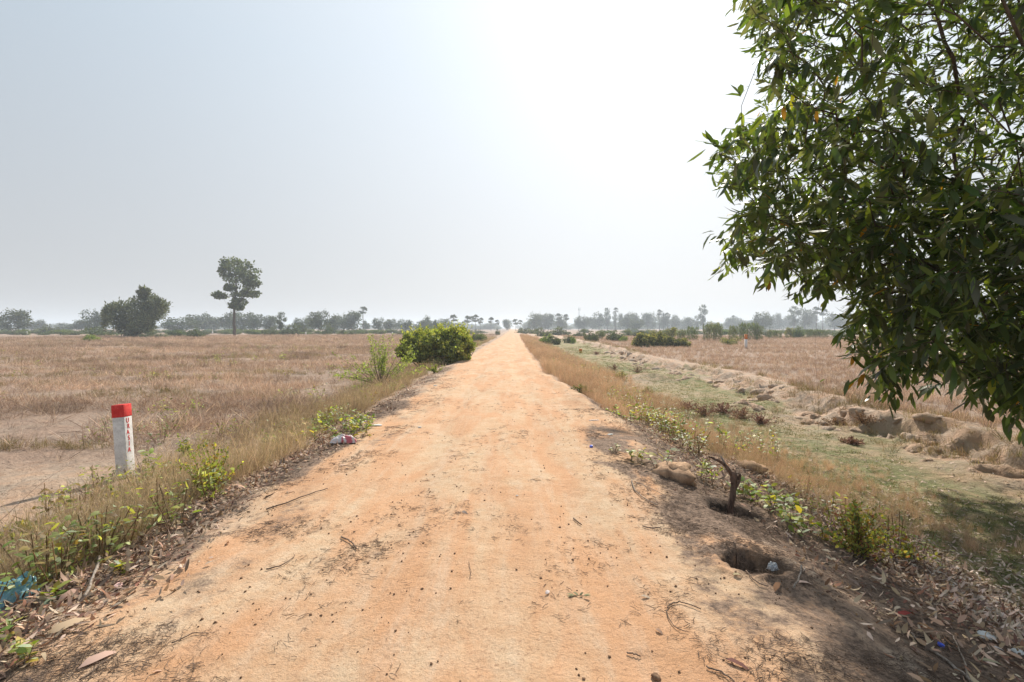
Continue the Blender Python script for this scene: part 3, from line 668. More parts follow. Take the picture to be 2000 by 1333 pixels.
right = [(990, 626, 15, 400, 'round'), (1030, 630, 16, 600, 'round'), (1044, 613, 24, 380, 'round'), (1056, 614, 20, 420, 'round'), (1071, 616, 22, 420, 'round'), (1097, 619, 22, 430, 'round'), (1130, 619, 14, 420, 'round'), (1141, 618, 16, 420, 'round'),
         (1156, 622, 18, 480, 'round'), (1170, 613, 22, 470, 'round'), (1186, 604, 19, 450, 'tall'), (1201, 610, 12, 450, 'tall'), (1212, 615, 9, 480, 'round'), (1226, 614, 20, 400, 'round'), (1238, 613, 26, 430, 'round'), (1243, 625, 22, 330, 'round'),
         (1265, 614, 26, 460, 'round'), (1296, 612, 16, 440, 'round'), (1318, 616, 13, 460, 'round'), (1332, 626, 18, 560, 'round'), (1345, 622, 18, 460, 'round'), (1360, 618, 16, 470, 'tall'), (1373, 598, 20, 430, 'tall'), (1395, 621, 22, 190, 'yellow'),
         (1425, 623, 22, 520, 'round'), (1442, 621, 22, 560, 'round'), (1488, 611, 24, 330, 'round'), (1508, 616, 22, 520, 'round'), (1522, 615, 10, 520, 'round'), (1537, 617, 22, 560, 'round'), (1551, 601, 26, 400, 'tall'), (1572, 604, 20, 400, 'round'), (1587, 616, 16, 520, 'round'),
         (1630, 613, 26, 430, 'round'), (1648, 616, 20, 500, 'round'), (1672, 612, 26, 430, 'round'), (1710, 606, 28, 400, 'round'), (1770, 610, 32, 420, 'round'), (1840, 604, 34, 400, 'round'), (1900, 612, 30, 430, 'round')]
for i, a in enumerate(left): plantobj('tree', *a, label='hazy %s tree, %s tree from the left in the left treeline' % ({'round': 'round', 'tall': 'narrow'}[a[4]], ORD[i]), cat='tree', group='trees of the left treeline')
for i, a in enumerate(right): plantobj('tree', *a, label='hazy %s tree, %s from the road in the right treeline' % ({'round': 'round', 'tall': 'narrow', 'yellow': 'olive topped'}[a[4]], ORD[i] if i < 40 else 'last'), cat='tree', group='trees of the right treeline')
# sugar palms
palms = [(709, 600, 7, 300, 'lone sugar palm standing high above the left treeline'), (886, 616, 7, 330, 'sugar palm standing alone just left of the palm cluster'),
         (905, 629, 4, 400, 'smallest sugar palm at the left end of the palm cluster'), (913, 618, 6.5, 340, 'second sugar palm from left in the cluster'), (922, 619, 6, 350, 'third sugar palm from left in the cluster'),
         (929, 616, 6.5, 340, 'tallest sugar palm in the middle of the palm cluster'), (939, 622, 5.5, 350, 'sugar palm at the right end of the palm cluster'), (959, 621, 5.5, 360, 'sugar palm between the cluster and the road end'),
         (971, 626, 4.5, 420, 'small sugar palm nearest the left side of the road end'), (1007, 624, 5.5, 380, 'left one of two sugar palms right of the road end'), (1016, 626, 4.5, 390, 'right one of two sugar palms right of the road end'),
         (1090, 614, 6, 400, 'sugar palm rising from trees left of the mast'), (1106, 615, 5.5, 400, 'sugar palm closest to the left of the mast'), (1203, 602, 4.5, 450, 'thin sugar palm poking above the right treeline'),
         (1288, 606, 5, 440, 'tall sugar palm beside double crowned tree on the right'), (1304, 612, 5, 440, 'sugar palm at the right of the double crowned tree'), (1433, 617, 4, 560, 'faint distant sugar palm behind the cane clumps'),
         (1594, 601, 7, 400, 'sugar palm behind the hanging vine, left of pair'), (1607, 603, 7, 400, 'sugar palm behind the hanging vine, right of pair')]
for i, (u, v, r_, d, lb) in enumerate(palms):
    x = (u-1000)/1000*d; zb = h1(x, d); rad = r_/1000*d; ht = CAMH+(HZ-v)/1000*d-zb-rad
    e = empty('sugar_palm', (x, d, zb), lb, 'palm', 'sugar palms on the horizon'); e.rotation_euler.z = i*1.7
    c = link('crown', PC[i % 3], e, (0, 0, ht)); c.scale = (rad*1.45,)*3
    t = link('trunk', PT, e); t.scale = (ht*.9 if ht < 14 else 13, ht*.9 if ht < 14 else 13, ht)
# shrubs at middle distance: (u, top, width, dist, kind, label)
sh = [(96, 625, 26, 175, 'low', 'dark domed bush in front of the left treeline'), (45, 640, 26, 150, 'mid', 'green bush below the round tree at the left edge'), (118, 640, 36, 140, 'mid', 'low olive bush right of the dark domed bush'), (75, 637, 30, 200, 'low', 'low scrub left of the dark domed bush'),
      (178, 646, 34, 82, 'bright', 'bright yellow green bush alone at the field edge'), (205, 630, 60, 125, 'low', 'dark thicket at the left foot of the big spreading tree'), (296, 645, 62, 108, 'low', 'dark low shrub under the big spreading tree'),
      (345, 640, 38, 118, 'mid', 'rounded green shrub, left of a pair in the left field'), (384, 633, 36, 112, 'low', 'darker rounded shrub, right of a pair in the left field'), (440, 640, 34, 170, 'mid', 'pale green scrub left of the tall lone tree trunk'), (488, 640, 34, 150, 'mid', 'green scrub right of the tall lone tree trunk'),
      (562, 622, 48, 150, 'low', 'large dark bush left of the field posts'), (528, 633, 34, 140, 'low', 'dark low bush beside the large dark bush'), (592, 632, 22, 170, 'low', 'small dark bush right of the large dark bush'), (635, 634, 22, 150, 'low', 'dark bush under the round grey tree'), (643, 622, 14, 180, 'low', 'upright dark bush beside the round grey tree'), (668, 637, 12, 150, 'low', 'tiny dark bush standing alone near the field posts'), (702, 636, 14, 190, 'low', 'small bush at the foot of the lone palm'),
      (830, 630, 40, 150, 'mid', 'grey green bush behind the big leafy roadside shrub'), (925, 641, 18, 75, 'low', 'small dark bush behind the leafy roadside shrub'), (938, 644, 26, 70, 'mid', 'low green scrub along the left road side far ahead'), (972, 638, 12, 150, 'low', 'dark bush at the far left road side'),
      (1028, 634, 50, 170, 'low', 'dark scrub right beside the far end of the road'), (1062, 633, 36, 120, 'low', 'dark green scrub between road and ditch far ahead'), (1066, 641, 26, 78, 'bright', 'bright green bush between road and ditch'), (1085, 645, 30, 75, 'low', 'dark bush right of the bright green roadside bush'), (1095, 631, 50, 150, 'low', 'broad dark thicket below the two palms left of mast'), (1110, 646, 18, 80, 'low', 'small dark bush at the head of the ditch'), (1120, 647, 12, 78, 'bright', 'small light green bush at the head of the ditch'),
      (1132, 638, 28, 120, 'low', 'dark bush beyond the head of the ditch'), (1152, 638, 26, 84, 'low', 'dark green bush, leftmost of the row above the bank'), (1162, 644, 18, 80, 'low', 'small dark bush in the row above the bank'), (1175, 639, 22, 92, 'mid', 'olive bush in the row above the bank'), (1200, 636, 40, 82, 'low', 'largest dark bush of the row above the bank'), (1218, 650, 18, 78, 'bright', 'light green tuft bush right of the largest dark bush'), (1227, 638, 18, 130, 'mid', 'pale shrub behind the light green tuft bush'),
      (1255, 645, 24, 75, 'mid', 'thin olive shrub left behind the long hedge'), (1276, 634, 22, 95, 'yellow', 'yellowish shrub behind the long hedge, left one'), (1312, 626, 34, 92, 'yellow', 'tall yellow green shrub behind the long hedge'), (1425, 648, 34, 62, 'yellow', 'single rounded olive bush left of white marker post'),
      (1545, 629, 26, 105, 'yellow', 'yellow topped shrub left of the bushy shrub beyond cane'), (1561, 631, 28, 103, 'mid', 'green bushy shrub on stems beyond the right field'), (1500, 648, 14, 110, 'low', 'small dark shrub between the cane clumps'), (1640, 645, 40, 105, 'mid', 'green shrub half hidden behind the drooping leaves')]
for i, a in enumerate(sh): plantobj('shrub', *a[:5], label=a[5], cat='shrub', group='shrubs at middle distance', trunk=False)
# long hedge: one long bush
def longbush(u0, u1, v0, vb, dist, label):
    xa_, xb_ = (u0-1000)/1000*dist, (u1-1000)/1000*dist; cxm = (xa_+xb_)/2; wdt = xb_-xa_
    zb = h1(cxm, dist); ht = CAMH+(HZ-v0)/1000*dist-zb
    lb = []
    r = np.random.default_rng(5)
    for i in range(11):
        t = (i+.5)/11; hh_ = ht*(.55+.42*math.sin(3.14*min(1, t*1.15+.1))**.6)*r.uniform(.85, 1.05)
        lb.append((((t-.5)*wdt*.92, r.uniform(-.5, .5), hh_*.52), (wdt*.075, 1.0, hh_*.5)))
    e = empty('hedge', (cxm, dist, zb), label, 'hedge')
    me = crown(777, 9000, lb, .16, YEL+DK[:1], .1); link('foliage', me, e)
    mb = MB()
    for i in range(14):
        q = (i/13-.5)*wdt*.85; tube(mb, jig([(q, 0, -.1), (q+.1, .1, ht*.3), (q+.2, 0, ht*.6)], .06, i), [.03, .02, .01], 4)
    link('stem', mb.mesh('stem', M_bark), e)
longbush(1236, 1347, 650, 675, 56, 'long low olive hedge growing on the field edge beyond the ditch')
# cane clumps
def cane(seed):
    r = np.random.default_rng(seed); mb = MB(); n = 420
    a = r.uniform(0, 6.28, n); q = .42*np.sqrt(r.uniform(0, 1, n))
    z = r.uniform(0, .72, n)**.8
    base = np.stack([np.cos(a)*q, np.sin(a)*q, z*.9], -1)
    az = r.uniform(0, 6.28, n); t = np.abs(r.normal(0, .45, n))+.08
    d = np.stack([np.cos(az)*np.sin(t), np.sin(az)*np.sin(t), np.cos(t)], -1)
    c = np.array([(.13, .18, .065), (.17, .21, .09), (.22, .23, .13)])[r.integers(0, 3, n)]*r.uniform(.7, 1.2, (n, 1))
    leaves(mb, base, d, sphdir(n, r), r.uniform(.22, .42, n), .035, c, bend=.45, fold=.2, shape=(.4, .75, .9, .6), droop=(0, 0, -1))
    me = mb.mesh('cane_leaves', M_far)
    mb = MB()
    for i in range(22):
        a_ = r.uniform(0, 6.28); q_ = .4*math.sqrt(r.uniform(0, 1)); tube(mb, [(math.cos(a_)*q_, math.sin(a_)*q_, -.03), (math.cos(a_)*q_*1.05, math.sin(a_)*q_*1.05, .6)], [.009, .006], 4)
    return me, mb.mesh('cane_stem', M_stick)
CN = [cane(620+i) for i in range(3)]
cl_ = [(1331, 640, 20, 88), (1352, 634, 26, 86), (1385, 628, 28, 84), (1402, 626, 22, 84), (1432, 632, 20, 90), (1452, 625, 20, 88), (1470, 624, 26, 86), (1482, 632, 18, 86), (1504, 641, 12, 100), (1515, 642, 12, 100), (1524, 644, 8, 102), (1582, 640, 16, 104), (1597, 640, 18, 104), (1612, 642, 14, 106)]
for i, (u, v, wp, d) in enumerate(cl_):
    x = (u-1000)/1000*d; zb = h1(x, d); ht = CAMH+(HZ-v)/1000*d-zb; wd = wp/1000*d
    e = empty('cane_clump', (x, d, zb), 'clump of tall green cane beyond the right field, %s from the left' % ORD[i], 'cane', 'cane clumps beyond the right field')
    e.rotation_euler.z = i*2.1
    a = link('foliage', CN[i % 3][0], e); a.scale = (wd*1.05, wd, ht*1.05); b = link('stem', CN[i % 3][1], e); b.scale = (wd, wd, ht)

# big spreading tree left
def bigtree(name, u, dist, parts, leafsz, n, cols, label, trunkspec, mat_=None, aspect=.45, drop=.3):
    """parts: (u, v, ru, rv) lobes in photo units at that distance, given real depth"""
    x0 = (u-1000)/1000*dist; zb = h1(x0, dist); k = dist/1000; r = np.random.default_rng(int(u))
    q9 = 1.0 if name == 'tall_lone_tree' else 1
    lb = [(((a-u)*k, r.uniform(-.6, .6)*c*k, CAMH+(HZ-b)*k-zb), (c*k*q9*(.78 if name == 'spreading_tree' else 1), c*k*1.1*q9, d_*k*q9)) for a, b, c, d_ in parts]
    e = empty(name, (x0, dist, zb), label, 'tree')
    link('crown', crown(int(u)*3, n, lb, leafsz, cols, drop, mat_=mat_, aspect=aspect), e)
    mb = MB()
    for pts, r0, r1 in trunkspec:
        q = np.array([((a-u)*k, o*k, CAMH+(HZ-b)*k-zb) for a, b, o in pts]); q = smoothline(q, len(q)*4); q = jig(q, .03*k*8, 3)
        tube(mb, q, np.linspace(r0, r1, len(q)), 8)
    for c, rd in lb:
        c = np.array(c); s_ = np.array([c[0]*.3, 0, max(c[2]*.62, .5)])
        tube(mb, jig([s_, (s_+c)/2+np.array([0, 0, -.1]), c+np.array([rd[0]*.4, 0, rd[2]*.3])], .08, 5), [r1*.6, r1*.4, .03], 5)
    link('trunk', mb.mesh('trunk', M_bark), e)
    return e
bigtree('spreading_tree', 270, 110, [(285, 590, 20, 24), (298, 605, 24, 22), (275, 612, 24, 22), (250, 605, 20, 20), (232, 618, 20, 18), (302, 622, 20, 14), (258, 628, 22, 16), (216, 618, 12, 20), (286, 576, 10, 12), (312, 600, 12, 16), (288, 638, 26, 13), (238, 638, 20, 14), (262, 645, 18, 10)], .62, 12000, [(.14, .165, .095), (.17, .19, .11), (.12, .14, .08)],
        'big spreading grey green tree standing in the left field', [([(266, 662, 0), (262, 645, 0), (268, 625, 1)], .35, .15), ([(268, 662, 1), (276, 645, 1), (286, 620, 0)], .3, .12), ([(243, 662, 0), (244, 640, 0), (240, 625, 0)], .25, .1)], aspect=.16, drop=-.7)
bigtree('tall_lone_tree', 459, 140, [(452, 515, 20, 12), (470, 520, 24, 16), (488, 535, 20, 14), (445, 530, 14, 12), (498, 548, 13, 9), (462, 545, 22, 12), (484, 556, 18, 9), (450, 562, 12, 6), (432, 576, 12, 6), (470, 572, 16, 8), (488, 575, 14, 6), (464, 590, 15, 6), (455, 597, 8, 4), (470, 602, 7, 4)], .5, 7600, DK+MID[:1],
        'tall lone tree with bare lower trunk above the left treeline', [([(459, 662, 0), (457, 630, 0), (458, 600, 0), (461, 570, 0), (460, 530, 0)], .45, .16), ([(458, 590, 0), (450, 570, 2), (446, 545, 0)], .18, .06), ([(460, 600, 0), (478, 580, -3), (492, 556, 0)], .18, .06), ([(459, 580, 0), (440, 578, 0), (428, 576, 0)], .12, .04)], aspect=.4)

# far woodland: reads as one band
xw = np.concatenate([rng.uniform(-2400, 2400, 900), rng.uniform(-100, 1500, 500)]); yw = np.concatenate([rng.uniform(650, 1300, 900), rng.uniform(600, 1000, 500)])
ok = (np.abs(xw-1.0) > 14)
xw, yw = xw[ok], yw[ok]
scatter('far_woodland', 'continuous band of bluish woodland along the horizon', np.stack([xw, yw, H(xw, yw)-.8], -1), np.stack([0*xw, 0*xw, rng.uniform(0, 6.28, len(xw))], -1),
        np.stack([rng.uniform(12, 26, len(xw)), rng.uniform(12, 26, len(xw)), np.where(xw > 15, rng.uniform(8, 15, len(xw)), rng.uniform(5, 10, len(xw)))], -1), CR['round']+CR['low'][:2], 31)
# low scrub belts at the field ends
xw = np.concatenate([rng.uniform(-330, -12, 420), rng.uniform(30, 330, 330)]); yw = np.where(xw < 0, rng.uniform(150, 240, len(xw)), rng.uniform(115, 260, len(xw)))
scatter('scrub', 'low dark scrub belt where the fields end', np.stack([xw, yw, H(xw, yw)-.15], -1), np.stack([0*xw, 0*xw, rng.uniform(0, 6.28, len(xw))], -1),
        np.stack([rng.uniform(2.5, 6, len(xw)), rng.uniform(2.5, 6, len(xw)), rng.uniform(1.0, 2.3, len(xw))], -1), CR['low']+CR['mid'], 32)

# telecom mast
e = empty('telecom_mast', ((1131-1000)/1000*900, 900, -.3), 'slim lattice telecom mast rising above the right treeline', 'mast')
mb = MB(); Hm = (HZ-602)/1000*900+1.9
for sx, sy in ((-1, -1), (1, -1), (1, 1), (-1, 1)): tube(mb, [(sx*1.9, sy*1.9, -.5), (sx*.55, sy*.55, Hm*.95)], [.16, .12], 4)
nb = 12
for i in range(nb):
    z0, z1 = Hm*.95*i/nb, Hm*.95*(i+1)/nb; w0 = 1.9-1.35*i/nb; w1 = 1.9-1.35*(i+1)/nb
    for a, b in (((-1, -1), (1, -1)), ((1, -1), (1, 1)), ((1, 1), (-1, 1)), ((-1, 1), (-1, -1))):
        tube(mb, [(a[0]*w0, a[1]*w0, z0), (b[0]*w1, b[1]*w1, z1)], .07, 3)
        tube(mb, [(a[0]*w1, a[1]*w1, z1), (b[0]*w1, b[1]*w1, z1)], .07, 3)
mm, _, pp_ = mat('mast_steel', .5, .5); pp_.inputs['Base Color'].default_value = (.25, .26, .27, 1); pp_.inputs['Metallic'].default_value = .5
link('lattice', mb.mesh('lattice', mm), e)
for i, a in enumerate((0, 2.09, 4.19)):
    mb = MB(); c, s_ = math.cos(a)*1.7, math.sin(a)*1.7
    tube(mb, [(c, s_, Hm*.87), (c, s_, Hm*1.02)], .38, 6); tube(mb, [(0, 0, Hm*.93), (c, s_, Hm*.93)], .1, 4)
    link('antenna', mb.mesh('antenna', mm), e)
mb = MB(); tube(mb, [(0, 0, Hm*.95), (0, 0, Hm*1.08)], .07, 4); link('lightning_rod', mb.mesh('rod', mm), e)

# ------------------------------------------------------------------ marker posts
def boxm(mb, x0, x1, y0, y1, z0, z1, col=(1, 1, 1), taper=0, mi=0):
    a = taper
    v = [(x0, y0, z0), (x1, y0, z0), (x1, y1, z0), (x0, y1, z0), (x0+a, y0+a, z1), (x1-a, y0+a, z1), (x1-a, y1-a, z1), (x0+a, y1-a, z1)]
    mb.add(v, [(0, 3, 2, 1), (4, 5, 6, 7), (0, 1, 5, 4), (1, 2, 6, 5), (2, 3, 7, 6), (3, 0, 4, 7)], col, mi)
def concrete(name, c1, c2, bump=.3, scale=9, dirt=(.22, .17, .13)):
    m, nt, p = mat(name, .85, .2); L = nt.links
    t = N(nt, 'ShaderNodeTexCoord'); n = N(nt, 'ShaderNodeTexNoise'); n.inputs['Scale'].default_value = scale; n.inputs['Detail'].default_value = 8; n.inputs['Roughness'].default_value = .7
    r = N(nt, 'ShaderNodeValToRGB'); r.color_ramp.elements[0].color = (*c1, 1); r.color_ramp.elements[1].color = (*c2, 1); r.color_ramp.elements[0].position = .35; r.color_ramp.elements[1].position = .6
    L.new(t.outputs['Object'], n.inputs['Vector']); L.new(n.outputs['Fac'], r.inputs[0])
    n2 = N(nt, 'ShaderNodeTexNoise'); n2.inputs['Scale'].default_value = 60; n2.inputs['Detail'].default_value = 4; L.new(t.outputs['Object'], n2.inputs['Vector'])
    r2 = N(nt, 'ShaderNodeMapRange'); r2.inputs['From Min'].default_value = .6; r2.inputs['From Max'].default_value = .72; r2.inputs['To Max'].default_value = .7; L.new(n2.outputs['Fac'], r2.inputs[0])
    mx = N(nt, 'ShaderNodeMixRGB'); mx.inputs[2].default_value = (*dirt, 1); L.new(r2.outputs[0], mx.inputs[0]); L.new(r.outputs[0], mx.inputs[1]); L.new(mx.outputs[0], p.inputs['Base Color'])
    b = N(nt, 'ShaderNodeBump'); b.inputs['Strength'].default_value = bump; b.inputs['Distance'].default_value = .01; L.new(n.outputs['Fac'], b.inputs['Height']); L.new(b.outputs[0], p.inputs['Normal'])
    return m
M_white = concrete('white_paint', (.52, .50, .48), (.74, .72, .70)); M_red = concrete('red_paint', (.52, .03, .03), (.72, .07, .06), dirt=(.6, .25, .2))
M_orange = concrete('orange_paint', (.50, .12, .03), (.70, .25, .06)); M_yellow = concrete('yellow_paint', (.45, .28, .06), (.60, .42, .10))
M_let, _, pl = mat('red_lettering', .7, .2); pl.inputs['Base Color'].default_value = (.62, .05, .05, 1)
gx, gy, gz = G(246, 930)
post = empty('marker_post', (gx, gy, gz-.02), 'white concrete marker post with red painted top and red letters', 'marker post')
post.rotation_euler = (R(-1.5), R(-4.6), R(3))
PH = 1.04
pw_ = .081
mb = MB(); boxm(mb, -pw_, pw_, -pw_, pw_, -.25, PH*.83); me = mb.mesh('post_shaft', M_white, smooth=False); o_ = link('shaft', me, post)
bv = o_.modifiers.new('bevel', 'BEVEL'); bv.width = .006; bv.segments = 2
mb = MB(); boxm(mb, -pw_-.004, pw_+.004, -pw_-.004, pw_+.004, PH*.83, PH); me = mb.mesh('post_cap', M_red, smooth=False); o_ = link('cap', me, post)
bv = o_.modifiers.new('bevel', 'BEVEL'); bv.width = .008; bv.segments = 2
def letter(ch, size, m):
    c = bpy.data.curves.new('lt', 'FONT'); c.body = ch; c.size = size; c.align_x = 'CENTER'; c.extrude = .0012; c.offset = size*.012
    ob = bpy.data.objects.new('tmp', c); COL.objects.link(ob)
    bpy.context.view_layer.update()
    dg = bpy.context.evaluated_depsgraph_get(); me = bpy.data.meshes.new_from_object(ob.evaluated_get(dg)); me.materials.clear(); me.materials.append(m)
    bpy.data.objects.remove(ob); return me
# letters run down the face turned to the road
for i, ch in enumerate('URASIA'):
    o_ = link('letter', letter(ch, .098, M_let), post, (pw_+.0025, -.012+.008*math.sin(i*2.3), PH*.83-.085-i*.083)); o_.rotation_euler = (R(90), R(4*math.sin(i*1.7)), R(90)); o_.scale = (.85, .95, 1)
# small far posts
for i, (u, vb, hpx, d) in enumerate([(52, 653, 7, 150), (137, 652, 6, 160), (415, 649, 5, 180), (597, 652, 6, 155), (670, 652, 6, 155), (766, 653, 6, 150)]):
    x = (u-1000)/1000*d; z = h1(x, d); mb = MB(); h_ = hpx/1000*d; boxm(mb, -.16, .16, -.16, .16, -.1, h_, taper=.02)
    o_ = link('field_post', mb.mesh('field_post', M_white, smooth=False), None, (x, d, z))
    tag(o_, 'tiny white post at the far edge of the left field, %s from left' % ORD[i], 'post', 'white posts in the left field')
x, d = (1457-1000)/1000*52, 52; z = h1(x, d); e = empty('marker_post', (x, d, z), 'white marker post with orange top in the right field', 'marker post')
mb = MB(); boxm(mb, -.10, .10, -.10, .10, -.2, .95); link('shaft', mb.mesh('shaft', M_white, smooth=False), e)
mb = MB(); boxm(mb, -.105, .105, -.105, .105, .95, 1.45); link('cap', mb.mesh('cap', M_orange, smooth=False), e)
x, y = (1134-1000)/1000*50, 50; z = h1(x, y); e = empty('marker_stub', (x, y, z), 'short yellow stub with orange top beside the far ditch', 'marker post')
hh_ = CAMH+(HZ-682)/1000*50-z
mb = MB(); boxm(mb, -.12, .12, -.12, .12, -.2, hh_*.55); link('shaft', mb.mesh('shaft', M_yellow, smooth=False), e)
mb = MB(); boxm(mb, -.13, .13, -.13, .13, hh_*.55, hh_); link('cap', mb.mesh('cap', M_orange, smooth=False), e)

# ------------------------------------------------------------------ roadside shrubs
def shrub_big():
    d = 25.5; r = np.random.default_rng(8)
    x0, x1 = -5.9, -1.75; zb = h1(-3.6, d)
    lb = []
    for (u, v, ru, rv, dy) in [(800, 668, 18, 17, 0), (820, 662, 20, 18, .6), (845, 665, 24, 17, -.3), (872, 663, 24, 20, .3), (896, 662, 22, 18, 0), (908, 675, 17, 20, -.4), (888, 686, 26, 15, -.5), (850, 682, 26, 14, -.4), (815, 682, 24, 12, -.3), (790, 686, 16, 12, 0), (805, 694, 18, 10, -.2), (835, 696, 20, 10, -.3), (865, 698, 22, 10, -.4), (893, 696, 20, 11, -.4), (912, 688, 12, 12, -.2), (858, 652, 18, 9, .8), (890, 650, 14, 8, .5)]:
        lb.append((((u-1000)/1000*d+3.6, dy, CAMH+(HZ-v)/1000*d-zb), (ru/1000*d, ru/1000*d*1.2, rv/1000*d)))
    e = empty('leafy_shrub', (-3.6, d, zb), 'large leafy yellow green shrub at the left road edge', 'shrub')
    sp = MB(); cl9 = np.array([(.30, .34, .09), (.40, .42, .13), (.22, .27, .07), (.50, .46, .15)])
    for i in range(260):
        c9, r9 = lb[r.integers(0, len(lb))]; dv = sphdir(1, r)[0]; dv[2] = abs(dv[2])*.9+.1; dv = dv/np.linalg.norm(dv)
        p0 = np.array(c9)+dv*np.array(r9)*.8; L9 = r.uniform(.25, .6); dd9 = dv*.7+np.array([r.normal(0, .3), r.normal(0, .3), .5]); dd9 /= np.linalg.norm(dd9)
        tt9 = r.uniform(.1, 1, 16)[:, None]; pt9 = p0+dd9*L9*tt9
        leaves(sp, pt9, nrm(dd9*.5+sphdir(16, r)), sphdir(16, r), r.uniform(.06, .12, 16), r.uniform(.025, .05, 16), cl9[r.integers(0, 4, 16)]*r.uniform(.7, 1.2, (16, 1)))
        tube(sp, [p0, p0+dd9*L9], .005, 3, (.2, .16, .08), cap=False)
    link('sprigs', sp.mesh('sprigs', M_green), e)
    link('foliage', crown(801, 26000, lb, .12, [(.26, .29, .10), (.33, .35, .13), (.19, .22, .08), (.42, .39, .16), (.29, .32, .12)], .1, mat_=M_green), e)
    mb = MB()
    for i in range(16):
        a = (-2.0+4*i/15, r.uniform(-.5, .5)); tube(mb, jig([(a[0]*.5, a[1]*.5, -.05), (a[0]*.8, a[1], .5), (a[0], a[1]*1.4, 1.2)], .06, i), [.03, .02, .008], 5)
    link('stem', mb.mesh('stem', M_bark), e)
shrub_big()
def feathery(loc, hgt, spread, n, label, seed, cols, leafL=.05, stems_bare=.35, lw=.3, cat='shrub', name='feathery_shrub', up=.6, per=60, m=None):
    """many arching stems carrying small leaves along their length"""
    r = np.random.default_rng(seed); e = empty(name, loc, label, cat)
    ms = MB(); ml_ = MB(); cols = np.array(cols)
    for i in range(n):
        az = r.uniform(0, 6.28); t = abs(r.normal(0, up)); Ls = hgt*r.uniform(.6, 1.15)
        d = np.array([math.cos(az)*math.sin(t)*spread, math.sin(az)*math.sin(t)*spread, math.cos(t)])
        c = [np.zeros(3)+r.normal(0, .03, 3)*[1, 1, 0]-[0, 0, .03]]
        for s_ in (.33, .66, 1.0): c.append(d*Ls*s_+np.array([r.normal(0, .04), r.normal(0, .04), -.12*s_*s_*math.sin(t)])*hgt)
        q = smoothline(c, 10)
        tube(ms, q, np.linspace(.002+.006*hgt, .001, 10), 4, cap=False)
        s_ = r.uniform(stems_bare, 1, per); idx = s_*9; i0 = np.minimum(idx.astype(int), 8); f_ = (idx-i0)[:, None]
        pt = q[i0]*(1-f_)+q[i0+1]*f_+r.normal(0, .02*hgt+.006, (per, 3))
        tg = nrm(q[i0+1]-q[i0]); dd = nrm(tg*.6+sphdir(per, r))
        cc = cols[r.integers(0, len(cols), per)]*r.uniform(.7, 1.25, (per, 1))
        Lf = leafL*1.5*r.uniform(.5, 1.3, per)
        leaves(ml_, pt, dd, sphdir(per, r), Lf, Lf*lw, cc, bend=.2, fold=.15, shape=(.3, .7, 1, .85))
    link('stem', ms.mesh('stem', M_bark), e)
    link('foliage', ml_.mesh('foliage', m or M_green), e)
    return e
FEA = [(.30, .35, .11), (.25, .31, .09), (.37, .40, .16), (.22, .26, .08)]
g_ = G(745, 757)
feathery(g_, 1.75, 1.3, 42, 'feathery lime green shrub with bare arching stems in dry grass', 21, FEA, .055, .35, .3, up=.85, per=75)
YG = [(.26, .32, .08), (.36, .38, .10), (.18, .23, .06), (.42, .33, .09)]
RD = [(.28, .26, .08), (.36, .20, .08), (.20, .22, .06), (.42, .36, .10), (.26, .10, .06)]
g_ = G(412, 968)
feathery(g_, .52, .9, 26, 'small bushy plant with yellow and reddish leaves by leaf litter', 22, YG+RD[:2], .022, .2, .5, name='small_bush', up=.45, per=50)
g_ = G(368, 905)
feathery(g_, .42, .9, 14, 'sparse green seedling bush behind the red tipped bush', 23, YG, .03, .3, .5, name='small_bush', up=.5, per=26)
g_ = G(235, 1000)
feathery((g_[0], g_[1], g_[2]), .26, 1.1, 12, 'low green weed just below the marker post', 24, YG, .035, .25, .5, name='weed', cat='weed', up=.6, per=22)
g_ = G(1672, 1085)
feathery(g_, .42, 1.25, 42, 'low tangled bush with tiny green and orange leaves beside ditch', 25, RD+YG, .022, .15, .55, name='small_bush', up=.8, per=55)
g_ = G(1770, 1095)
feathery(g_, .16, 1.2, 8, 'small yellow green sprig right of the tangled bush', 26, YG, .022, .2, .55, name='weed', cat='weed', up=.7, per=24)
for i, (u, v, hh_, lb, cl2) in enumerate([(1195, 768, .38, 'bright green weed tuft in dry grass by the eroded lip', YG), (1215, 742, .5, 'dark olive weed bush among reddish grass', [(.16, .18, .06), (.25, .24, .09)]), (1140, 770, .3, 'small dark weed at the eroded road lip', [(.12, .13, .05)]),
        (850, 728, .45, 'low green weed in grass in front of leafy shrub', [(.2, .22, .08), (.26, .27, .09)]), (1265, 770, .3, 'grey green weed on the slope near the dry bush', [(.2, .22, .1)]), (55, 1055, .25, 'green weed sprig low in grass at the photo left', YG), (1084, 728, .35, 'young yellow green weed at the road edge grass', YG)]):
    g_ = G(u, v); feathery(g_, hh_*.75, 1.8, 22, lb, 40+i, cl2, .035, .1, .5, name='weed', cat='weed', up=.8, per=36)
BRN = [(.34, .21, .14), (.42, .28, .20), (.24, .14, .10)]
